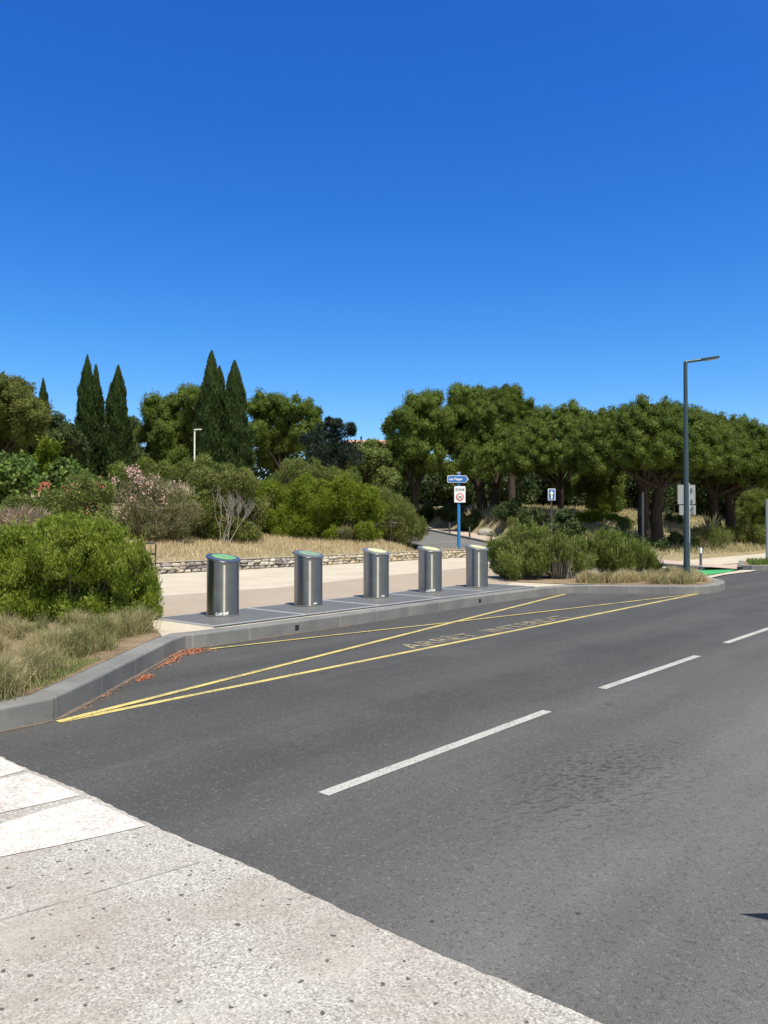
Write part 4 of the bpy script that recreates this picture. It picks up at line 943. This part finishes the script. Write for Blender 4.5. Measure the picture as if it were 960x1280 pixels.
tree('umbrella_pine', 'largest umbrella pine with wide flat crown and thick dark twin trunks', PG,
     [(742, 521, 13), (762, 516, 15), (788, 513, 14), (814, 512, 14), (840, 515, 14), (866, 522, 14), (888, 530, 13), (750, 540, 16), (778, 535, 18), (806, 532, 19), (834, 534, 19), (862, 542, 18), (884, 550, 15), (768, 556, 14), (796, 558, 17), (826, 560, 18), (854, 564, 16), (876, 572, 12), (735, 545, 12), (755, 572, 10), (782, 578, 11), (815, 582, 12), (845, 584, 11), (868, 588, 10)],
     46, 815, 'umb', LF['pined'], 14, .36, .55, trunks=[(-.28, -.8), (.35, .8)], domes=[(815, 88, 512, 580, 0, 4.4), (762, 56, 520, 574, 1.5, 3.2), (858, 44, 524, 582, .5, 3.0)])
tree('umbrella_pine', 'second umbrella pine reaching out of the photo on the right', PG,
     [(880, 533, 14), (905, 531, 15), (930, 541, 15), (955, 553, 15), (980, 566, 16), (1005, 575, 18), (870, 556, 16), (896, 558, 18), (925, 565, 18), (950, 578, 17), (885, 580, 14), (910, 586, 14), (976, 590, 16)],
     56, 908, 'umb', LF['pined'], 15, .34, .5, trunks=[(0, .5), (-.4, -.4)], domes=[(898, 68, 527, 588, 0, 4.8), (955, 62, 556, 602, 1, 4.8), (878, 40, 528, 586, 1, 3)])
# dark wood behind, reads as one mass
def wood():
    B = []; rnd = random.Random(5)
    for px in range(470, 1560, 15):
        for py in (560, 588, 610, 628, 642):
            if py == 560 and not (560 < px): continue
            v = at(px+rnd.uniform(-8, 8), py+rnd.uniform(-6, 6)+(10 if px < 560 else 0), 78+rnd.uniform(-3, 5)+(4 if py > 620 else 0)); B.append((v.x, v.y, v.z, rnd.uniform(1.5, 2.3)))
    for px in range(-60, 200, 22):
        v = at(px, 585+rnd.uniform(-6, 6), 60); B.append((v.x, v.y, v.z, 1.7))
    for px in range(-760, -60, 24):        # the belt goes on beyond the picture
        for py in (540, 575, 605):
            v = at(px, py+rnd.uniform(-8, 8), 52+rnd.uniform(-2, 3)); B.append((v.x, v.y, max(v.z, H(v.x, v.y)+.5), rnd.uniform(1.6, 2.3)))
    for px in range(270, 470, 20):
        v = at(px, 585+rnd.uniform(-6, 6), 66); B.append((v.x, v.y, v.z, 1.8))
    ST_['wood'] = dict(lr=.7, cov=1.2, k=34, L=.42, W=.16, o=.6, r=.7, u=.2)
    o = foliage('woodland', B, 'wood', LF['dark'], 77, None); tag(o, kind='stuff')
wood()
# cypresses
def cypress(px, yt, yb, hw, Yd, label, seed, shoulder=None):
    rg = np.random.default_rng(seed); top = at(px, yt, Yd); b = at(px, yb, Yd); z0 = H(top.x, Yd); Ht = top.z-z0; r = hw*1.18/960*Yd
    e = empty('cypress_tree', (top.x, Yd, z0)); tag(e, label, 'tree', 'tall narrow cypresses')
    n = int(20000*(Ht/12)*max(.5, r/.8)); t = rg.random(n)**.8; a = rg.uniform(0, 2*math.pi, n)
    prof = lambda t: np.where(t < .12, .75+2*t, 1.0)*np.clip(1-np.clip((t-.12)/.88, 0, 1)**1.75, 0.0, 1)**.80
    lump = 1+.17*np.sin(a*2+t*15+seed*1.7)+.12*np.sin(a*4-t*27+seed)+.09*np.sin(t*55+a*3)
    rad = r*prof(t)*lump*rg.uniform(.70, 1.06, n)+.005; 
    leanx = .12*math.sin(seed*2.3)*Ht*.08
    P = np.stack([np.cos(a)*rad+leanx*t**2, np.sin(a)*rad, .3+t*(Ht-.35)], 1)
    out = np.stack([np.cos(a), np.sin(a), np.zeros(n)], 1)
    tp = (1-.85*t**3)[:, None]; T = nrm((out*.35+rg.normal(size=(n, 3))*.28)*tp+[0, 0, 1.0]); Wd = nrm(np.cross(T, nrm(out+rg.normal(size=(n, 3))*.6)))
    rnd = np.clip(.5+.28*np.sin(a*4+t*23)+rg.normal(0, .2, n), 0, 1)
    me = leafmesh('crown', P, T, Wd, .30*rg.uniform(.6, 1.3, n), .085*rg.uniform(.7, 1.3, n), rnd); link('crown', me, e, [LF['cyp']])
    m = MB(); m.tube([(0, 0, -.1), (0, 0, Ht*.5), (leanx*.8, 0, Ht*.93)], [r*.28, r*.3, .03], 8); m.build('trunk', BARK, e)
cypress(108, 448, 578, 12, 52, 'tallest slender cypress, leftmost in the group of four on the left', 1)
cypress(121.5, 460, 578, 9.5, 53, 'very thin cypress, second from the left in the group of four', 2)
cypress(138, 484, 578, 9, 54, 'shorter cypress tucked against the blunt topped one', 3)
cypress(147.5, 461, 578, 14, 52, 'blunt topped thicker cypress, rightmost in the group of four', 4)
cypress(55, 476, 560, 7.5, 68, 'lone small cypress rising above the dark oak near the left edge', 5)
cypress(263, 443, 578, 18, 50, 'broad tall cypress, left one of the central pair beside the white lamp', 6)
cypress(275, 462, 578, 14, 52, 'cypress half hidden behind the tallest of the central pair', 7)
cypress(294, 455, 578, 18, 50, 'pointed cypress, right one of the central pair', 8)

# ================================================================== SHRUBS on the bank
def Ys(px, s=28.5): return s/(DX-DY*(px-480)/960)
SG = 'shrubs on the grassy bank'
def sb(label, bl, px, st, mat, seed, s=28.5, skirt=True, **k):
    if skirt and s <= 28.5 and seed != 29:
        x0, x1 = min(b[0]-b[2]*.6 for b in bl), max(b[0]+b[2]*.5 for b in bl); rr_ = random.Random(seed)
        bl = list(bl)+[(x, 668+rr_.uniform(-3, 3)+(1 if x > 300 else 0), rr_.uniform(9, 13)) for x in np.arange(x0, x1, 13)]
    return shrub('shrub', label, SG, bl, Ys(px, s), st, mat, seed, **k)
sb('big leaved fresh green bush at the left edge below the dark oak', [(15, 592, 22), (42, 603, 20), (84, 590, 15), (100, 602, 13), (8, 618, 18), (70, 610, 14), (-15, 605, 22), (28, 580, 12)], 50, 'fig', LF['fig'], 21, 34, nst=14)
sb('green bush with a few salmon blossoms left of the pink flowering one', [(75, 628, 20), (100, 615, 22), (125, 614, 18), (92, 645, 24), (62, 652, 20), (30, 640, 22), (8, 648, 20), (120, 645, 22), (100, 665, 16)], 70, 'shrub', LF['olean'], 22, 28, flowers=([(60, 605, 4, 30), (54, 608, 5, 30), (49, 613, 3, 14), (85, 612, 14, 14), (110, 640, 14, 14), (125, 604, 8, 14)], LF['redfl'], 1.6))
sb('dusty grey shrub with pale pink blossoms on top', [(160, 622, 21), (188, 614, 20), (212, 618, 19), (162, 650, 20), (198, 648, 24), (228, 642, 20), (180, 660, 18)], 190, 'wispy', LF['pinkish'], 23, 28, nst=60, flowers=([(168, 590, 9, 110), (176, 600, 8, 70), (141, 600, 8, 40), (159, 588, 6, 40), (190, 608, 16, 60), (165, 622, 16, 50), (205, 622, 16, 40), (150, 640, 12, 26), (220, 606, 10, 26)], LF['flower'], 1.3))
sb('olive bush behind the bare grey branches', [(255, 600, 19), (280, 600, 20), (305, 606, 18), (250, 638, 24), (280, 640, 25), (315, 640, 20), (262, 660, 16), (300, 662, 14)], 280, 'shrub', LF['brown'], 24, 28, nst=40)
sb('vivid green bush in the middle of the bank', [(338, 618, 16), (365, 628, 22), (398, 622, 22), (430, 616, 21), (380, 652, 20), (412, 648, 22), (345, 645, 21), (440, 642, 20), (458, 622, 17), (325, 612, 14), (322, 640, 16), (382, 610, 16), (470, 640, 14)], 395, 'shrub', LF['bright'], 25, 28, nst=30)
sb('rounded reddish olive bush behind the vivid green one', [(368, 592, 18), (390, 590, 15), (350, 602, 14), (372, 612, 18)], 370, 'shrub', LF['brown'], 26, 31.5)
sb('soft green bush top between the reddish olive bush and the cedar', [(415, 598, 15), (436, 602, 15), (425, 612, 18), (402, 600, 12)], 420, 'shrub', LF['rose'], 27, 31)
sb('dark olive bush at the right end of the bank near the side street', [(474, 625, 18), (492, 634, 17), (508, 645, 15), (520, 657, 12), (488, 656, 17), (465, 655, 18), (528, 664, 7)], 495, 'wispy', LF['brown'], 28, 28.5, nst=40)
sb('small grey brown tuft of brush in front of the vivid green bush', [(440, 662, 10), (452, 666, 9), (430, 668, 8)], 440, 'wispy', LF['pinkish'], 29, 26.5, nst=30)
sb('low yellow green bush in front of the cypress trunks', [(180, 585, 12), (205, 590, 12), (232, 588, 13), (255, 582, 12), (150, 592, 12)], 200, 'shrub', LF['rose'], 30, 33)
def bare_branches():
    rnd = random.Random(4); Yd = Ys(290, 26.6); b = at(284, 676, Yd); e0 = Vector((b.x, Yd, H(b.x, Yd))); e = empty('dead_shrub', e0); tag(e, 'leafless bleached shrub with upright forked branches before the olive bush', 'shrub'); runs = []
    def grow(p, d, l, r, lev):
        q = p+d*l; runs.append(([p, p+d*l*.5+Vector((rnd.uniform(-1, 1), rnd.uniform(-1, 1), 0))*l*.06, q], r, r*.6))
        if lev < 5:
            for _ in range(rnd.choice([2, 2, 3])):
                grow(q, (d+Vector((rnd.uniform(-1, 1), rnd.uniform(-1, 1), rnd.uniform(0, .6)))*.42).normalized(), l*rnd.uniform(.6, .85), r*.62, lev+1)
    for k in range(6): grow(Vector((rnd.uniform(-.3, .3), rnd.uniform(-.2, .2), 0)), Vector((rnd.uniform(-.6, .6), rnd.uniform(-.4, .4), 1)).normalized(), .70, .024, 0)
    tubes('branches', runs, BARKW, e, 4)
bare_branches()

# front left bush, a metre or two wide, in the bed
shrub('shrub', 'large glossy green bush in the left planting bed, nearest the camera', None, [(28, 702, 40), (78, 692, 40), (122, 696, 40), (155, 712, 33), (18, 745, 40), (78, 748, 45), (138, 748, 38), (168, 745, 30), (-32, 722, 48), (184, 752, 16), (50, 670, 16), (105, 666, 15), (140, 672, 14), (172, 708, 14), (0, 690, 28), (192, 766, 9), (40, 772, 24, 12.4), (80, 776, 24, 12.2), (118, 776, 24, 12.2), (152, 772, 22, 12.3), (5, 770, 24, 12.3), (180, 736, 20, 12.8), (60, 662, 14, 12.9), (20, 676, 16, 12.9), (85, 655, 9, 12.9), (125, 660, 8, 12.9)], 12.9, 'front', LF['front'], 40, nst=50, floorz=.2, dj=.35)
shrub('shrub', 'brown dry shrub behind the nearest bush at the left edge', None, [(30, 655, 16), (8, 662, 18), (50, 655, 10), (-15, 660, 20), (25, 672, 18)], 19, 'wispy', LF['drystem'], 41, nst=60, floorz=.2)
# right bed shrubs
RG = 'shrubs of the right planting bed'
shrub('shrub', 'leftmost green shrub of the right bed, beside the last steel bin', RG, [(632, 690, 16), (650, 680, 18), (672, 678, 18), (640, 706, 18), (664, 702, 22), (626, 708, 12), (684, 694, 14), (618, 690, 9)], 22, 'rose', LF['rose'], 42, nst=90, floorz=.2, dj=.3)
shrub('shrub', 'middle shrub of the right bed with dry pinkish stems at its foot', RG, [(700, 686, 16), (718, 690, 16), (705, 706, 15), (728, 704, 15), (690, 712, 12)], 22.4, 'rose', LF['rose'], 43, nst=130, floorz=.2, stemm=BARKW, dj=.3)
shrub('shrub', 'right shrub of the right bed, near the tall lamp', RG, [(748, 688, 17), (770, 688, 18), (792, 694, 16), (758, 706, 16), (782, 708, 15), (806, 703, 12), (818, 710, 7)], 23, 'rose', LF['rose'], 44, nst=110, floorz=.2, dj=.3)
# hillside low bushes
HG = 'low bushes on the dry slope'
def meet(px, py, Yd):
    """distance at which the sight line through the foot of a plant meets the slope"""
    ys_ = np.arange(max(36, Yd-16), Yd+22, .25); x_ = np.array([at(px, py, y).x for y in ys_]); z_ = np.array([at(px, py, y).z for y in ys_])
    d_ = np.abs(hgt(x_, ys_)-z_)+.012*np.abs(ys_-Yd); return float(ys_[int(np.argmin(d_))])
def hb(label, bl, Yd, st, mat, seed, **k):
    Yd = meet(sum(b[0] for b in bl)/len(bl), max(b[1]+b[2]*.75 for b in bl), Yd)
    return shrub('shrub', label, HG, bl, Yd, st, mat, seed, **k)
hb('low yellow green bush in front of the light green pine', [(738, 647, 11), (755, 644, 11), (725, 650, 8), (768, 650, 7)], 52, 'shrub', LF['bright'], 50)
hb('small round dark green bush on the slope behind the lamp post', [(838, 648, 9), (848, 650, 7)], 62, 'dark', LF['dark'], 51, stems=False)
hb('low bush coloured dark for its shaded hollow, at the foot of the slope left of the lamp post', [(845, 677, 10), (832, 680, 7), (858, 680, 8)], 41, 'dark', LF['dark'], 52, stems=False)  # dark leaf colour stands in for the shadowed hollow of the bush
hb('grey olive brush right of the lamp post behind the bollard', [(874, 672, 12), (890, 674, 12), (903, 672, 11), (870, 682, 7)], 42.5, 'wispy', LF['brown'], 53)
hb('dark green low bush left of the right edge post', [(918, 674, 13), (936, 672, 13), (952, 668, 13), (928, 662, 11), (970, 672, 14)], 47, 'shrub', LF['brown'], 54)
hb('tall rounded bush at the right edge under the second umbrella pine', [(940, 628, 16), (955, 622, 14), (925, 645, 14), (955, 648, 18), (972, 635, 18)], 52, 'shrub', LF['rose'], 55)
hb('bushy growth at the foot of the forked pine', [(705, 652, 14), (692, 660, 12), (717, 662, 12), (728, 668, 8)], 50, 'dark', LF['dark'], 56)
hb('dark shaded bush at the base of the umbrella pine trunks', [(795, 678, 7), (806, 682, 7), (826, 682, 7)], 44, 'dark', LF['dark'], 57, stems=False)
for _k, (_px, _py, _r, _Y, _l) in enumerate(((500, 640, 15, 60, 'undergrowth bush coloured dark for shade, below the leftmost central pine'), (532, 646, 12, 58, 'undergrowth bush coloured dark for shade, just left of the blue sign post'), (566, 640, 11, 62, 'undergrowth bush coloured dark for shade, behind the blue sign post'),
        (640, 640, 11, 60, 'undergrowth bush coloured dark for shade, right of the central pine trunks'), (668, 648, 9, 57, 'small undergrowth bush coloured dark for shade, just left of the blue arrow sign'), (590, 652, 9, 58, 'small undergrowth bush coloured dark for shade, beside the broad grey boulder'))):
    hb(_l, [(_px, _py, _r), (_px+_r*1.1, _py+2, _r*.8), (_px-_r*1.1, _py+1, _r*.85), (_px+3, _py-_r*.7, _r*.7)], _Y, 'dark', LF['dark'], 80+_k, stems=False)  # bushes added in dark leaf colour to stand in for shade under the pines
hb('low olive bush on the slope between the blue arrow sign and the boulder', [(655, 652, 9), (643, 656, 8), (666, 657, 8)], 51, 'wispy', LF['brown'], 90)
hb('small round yellow green bush below the umbrella pine crown, left of its trunks', [(778, 655, 8), (788, 658, 7)], 56, 'shrub', LF['rose'], 91)
hb('low dusty bush just left of the umbrella pine trunks', [(765, 672, 9), (778, 675, 8), (752, 672, 7)], 46, 'wispy', LF['brown'], 92)
# agaves
def agave(px, py, Yd, n, l, label, seed, z=None, mat=None, w_=.09):
    if z is None: Yd = meet(px, py, Yd)
    rnd = random.Random(seed); b = at(px, py, Yd); z0 = H(b.x, Yd) if z is None else z; e = empty('agave', (b.x, Yd, z0)); tag(e, label, 'agave plant')
    V, F, A = [], [], []
    for k in range(n):
        a = rnd.uniform(0, 6.28); el = R(rnd.uniform(12, 80)); L_ = l*rnd.uniform(.75, 1.1); d = Vector((math.cos(a)*math.cos(el), math.sin(a)*math.cos(el), math.sin(el))); sd_ = Vector((-math.sin(a), math.cos(a), 0)); up = sd_.cross(d)*-1
        bs = len(V); c = rnd.random()
        for q in range(6):
            t = q/5; p = d*L_*t+Vector((0, 0, -1))*L_*.22*t*t*math.cos(el); wd = w_*L_*(1-t**2.2)*(.7+.9*t*(1-t)*2)+.004
            V += [p-sd_*wd+up*wd*.35, p+Vector((0, 0, 0)), p+sd_*wd+up*wd*.35]; A += [min(1, c*.4+.6), c*.3, min(1, c*.4+.6)]
        for q in range(5):
            F += [(bs+3*q, bs+3*q+1, bs+3*q+4, bs+3*q+3), (bs+3*q+1, bs+3*q+2, bs+3*q+5, bs+3*q+4)]
    me = bpy.data.meshes.new('leaves'); me.from_pydata([tuple(v+Vector((0, 0, .08))) for v in V], [], F); at_ = me.attributes.new('rnd', 'FLOAT', 'POINT'); at_.data.foreach_set('value', A); me.update()
    link('leaves', me, e, [mat or LF['agave']])
agave(888, 674, 44.5, 90, 2.1, 'large spiky pale yellow striped agave right of the lamp post on the slope', 1, w_=.045)
agave(698, 660, 47, 30, 1.0, 'grey green agave below the forked pine', 2, mat=LF['drystem'], w_=.06)
agave(723, 668, 44, 16, .8, 'half withered agave between the forked pine and the low bush', 3, mat=LF['drystem'], w_=.06)
agave(-22, 640, 15, 24, .95, 'spiky pale green plant whose leaf tips enter at the left edge', 4, z=.2, w_=.05)

def added_shadow_agave():  # unseen plant, invented so that its long leaf shadows the road
    e = empty('agave', (2.62, 2.98, .12)); tag(e, 'added grey green agave beyond the right edge, put there to cast the pointed shadow on the road', 'agave plant')
    rnd = random.Random(3); V, F, A = [], [], []
    tips = [((-.90, .26, .43), .15)]+[((math.cos(R(a))*l, math.sin(R(a))*l, z), .09) for a, l, z in ((-170, .62, .5), (-140, .6, .35), (-110, .65, .55), (-80, .6, .4), (-50, .7, .6), (-20, .65, .4), (10, .7, .6), (40, .62, .45), (-95, .3, .8), (-30, .35, .85), (-160, .3, .7), (20, .3, .8), (60, .5, .3))]
    for (tx, ty, tz), wd in tips:
        t_ = Vector((tx, ty, tz)); sd_ = Vector((-ty, tx, 0)).normalized(); bs = len(V); c = rnd.random()*.5
        for q in range(9):
            f = q/8; p = t_*f+Vector((0, 0, .16*math.sin(math.pi*f)*t_.length)); w_ = wd*(.55+.9*f*(1-f)*1.6)*(1-f**3)*.9+.002
            V += [p-sd_*w_+Vector((0, 0, w_*.4)), p, p+sd_*w_+Vector((0, 0, w_*.4))]; A += [c+.3, c, c+.3]
        for q in range(8): F += [(bs+3*q, bs+3*q+1, bs+3*q+4, bs+3*q+3), (bs+3*q+1, bs+3*q+2, bs+3*q+5, bs+3*q+4)]
    me = bpy.data.meshes.new('leaves'); me.from_pydata([tuple(v) for v in V], [], F); at_ = me.attributes.new('rnd', 'FLOAT', 'POINT'); at_.data.foreach_set('value', A); me.update()
    o = link('leaves', me, e, [LF['greyag']]); m = o.modifiers.new('thick', 'SOLIDIFY'); m.thickness = .012
added_shadow_agave()

# ================================================================== GRASS
rg = np.random.default_rng(9)
# straw grass on the bank behind the wall
pts = scatter([xy(21.65, -4), xy(21.65, 30.6), xy(30.5, 31), xy(31, -4)], 62000, 1)
s_v = -DY*pts[:, 0]+DX*pts[:, 1]
clump = .5+.5*np.sin(pts[:, 0]*2.3+np.sin(pts[:, 1]*1.7))*np.cos(pts[:, 1]*2.9)
P = np.column_stack([pts, np.where(s_v < 22.7, .44, hgt(pts[:, 0], pts[:, 1])-.02)])
grass('bank_grass', P, .13+.17*clump, .016, .5, LF['straw'], 2, rb=.25+.5*clump)
# slope grass on the right
pts = scatter([(10, 36), (24, 48), (60, 85), (20, 88), (6, 60), (9.5, 44)], 42000, 3); clump = .5+.5*np.sin(pts[:, 0]*.9+np.sin(pts[:, 1]*.8)*2)*np.cos(pts[:, 1]*1.1)
P = np.column_stack([pts, hgt(pts[:, 0], pts[:, 1])-.02]); s_v = -DY*pts[:, 0]+DX*pts[:, 1]; m_ = (s_v > 14.2) & (np.abs(pts[:, 0]-np.interp(pts[:, 1], _sy, _sx)) > 5.2)
grass('slope_grass', P[m_], (.22+.3*clump)[m_], .035, .5, LF['tuft'], 4, rb=(.45+.5*clump)[m_])
# tussocks of the left bed
def tussocks(name, cents, seed, mat, w_=.006):
    rg = np.random.default_rng(seed); P, Hh, rb = [], [], []
    for (x, y, r, h, n, tone) in cents:
        a = rg.uniform(0, 6.283, n); q = np.abs(rg.normal(0, .42, n))*r; P.append(np.column_stack([x+np.cos(a)*q, y+np.sin(a)*q, np.full(n, .2)])); Hh.append(h*np.clip(1.1-q/r*.35, .4, 1.1)); rb.append(np.full(n, tone))
    return grass(name, np.concatenate(P), np.concatenate(Hh), w_, .75, mat, seed, rb=np.concatenate(rb))
kl = offset(KP, .45)
cl = []; rr = random.Random(8)
q = scatter([(-8.2, 3.2), (-3.75, 6.75), (-3.45, 7.9), (-3.40, 10.2), (-3.45, 11.0), (-4.2, 12.0), (-6.5, 10.5), (-9.5, 6.5)], 150, 5)
for x, y in q: cl.append((x, y, rr.uniform(.13, .27), rr.uniform(.14, .34), rr.randint(320, 620), rr.uniform(.1, 1.0)))
for px, py in ((185, 785), (165, 790), (140, 797), (110, 812), (80, 815), (50, 845), (20, 860), (5, 868)):
    g = G(px, py+6, .2); cl.append((g.x-.1, g.y, .24, .36, 900, rr.uniform(.3, .8)))
tussocks('tussock_grass', cl, 6, LF['tuft'])
q = scatter([(-4.6, 5.2), (-3.62, 6.62), (-3.22, 7.3), (-3.22, 8.8), (-3.9, 8.8), (-4.4, 7)], 5000, 7); grass('short_grass', np.column_stack([q, np.full(len(q), .2)]), np.full(len(q), .07), .005, .9, LF['greengr'], 8)
# right bed tufts
cl = []
q = scatter([(5.1, 20.35), (7.9, 19.95), (8.5, 20.6), (9.0, 21.6), (9.0, 22.9), (8.2, 23.4), (7.6, 22.0), (5.2, 21.3)], 70, 12)
for x, y in q: cl.append((x, y, rr.uniform(.18, .32), rr.uniform(.18, .34), 330, rr.uniform(.45, 1)))
tussocks('bed_grass', cl, 13, LF['tuft'], .012)
q = scatter([(15.6, 33.1), (14.3, 30.0), (16.1, 29.9), (18.7, 32.1), (21, 35)], 3500, 14); grass('island_grass', np.column_stack([q, np.full(len(q), .17)]), np.full(len(q), .20), .02, .8, LF['greengr'], 15)
# fallen petals against the kerb
def petals(name, spots, n, seed):
    rg = np.random.default_rng(seed); P = []
    for (px, py, ax, ay) in spots:
        k = n//len(spots); g = G(px, py); a = rg.normal(0, 1, (k, 2)); t = Vector((.05, 1, 0)).normalized() if px < 222 else Vector((.75, .66, 0)).normalized(); nn = Vector((t.y, -t.x, 0))
        P.append(np.column_stack([g.x+a[:, 0]*ax*t.x+np.abs(a[:, 1])*ay*nn.x, g.y+a[:, 0]*ax*t.y+np.abs(a[:, 1])*ay*nn.y, .008+rg.random(k)*.012]))
    P = np.concatenate(P); n_ = len(P); T = nrm(rg.normal(size=(n_, 3))*[1, 1, .25]); Wd = nrm(np.cross(T, nrm(rg.normal(size=(n_, 3))*.35+[0, 0, 1])))
    me = leafmesh(name, P, T, Wd, np.full(n_, .030), np.full(n_, .014), rg.random(n_)); o = link(name, me, None, [LF['litter']]); tag(o, kind='stuff')
petals('fallen_petals', [(212, 826, .22, .05), (228, 818, .22, .07), (240, 813, .12, .08), (176, 848, .08, .05)], 1100, 3)
petals('fallen_petals', [(150, 860, .5, .03), (190, 840, .4, .03)], 90, 4)
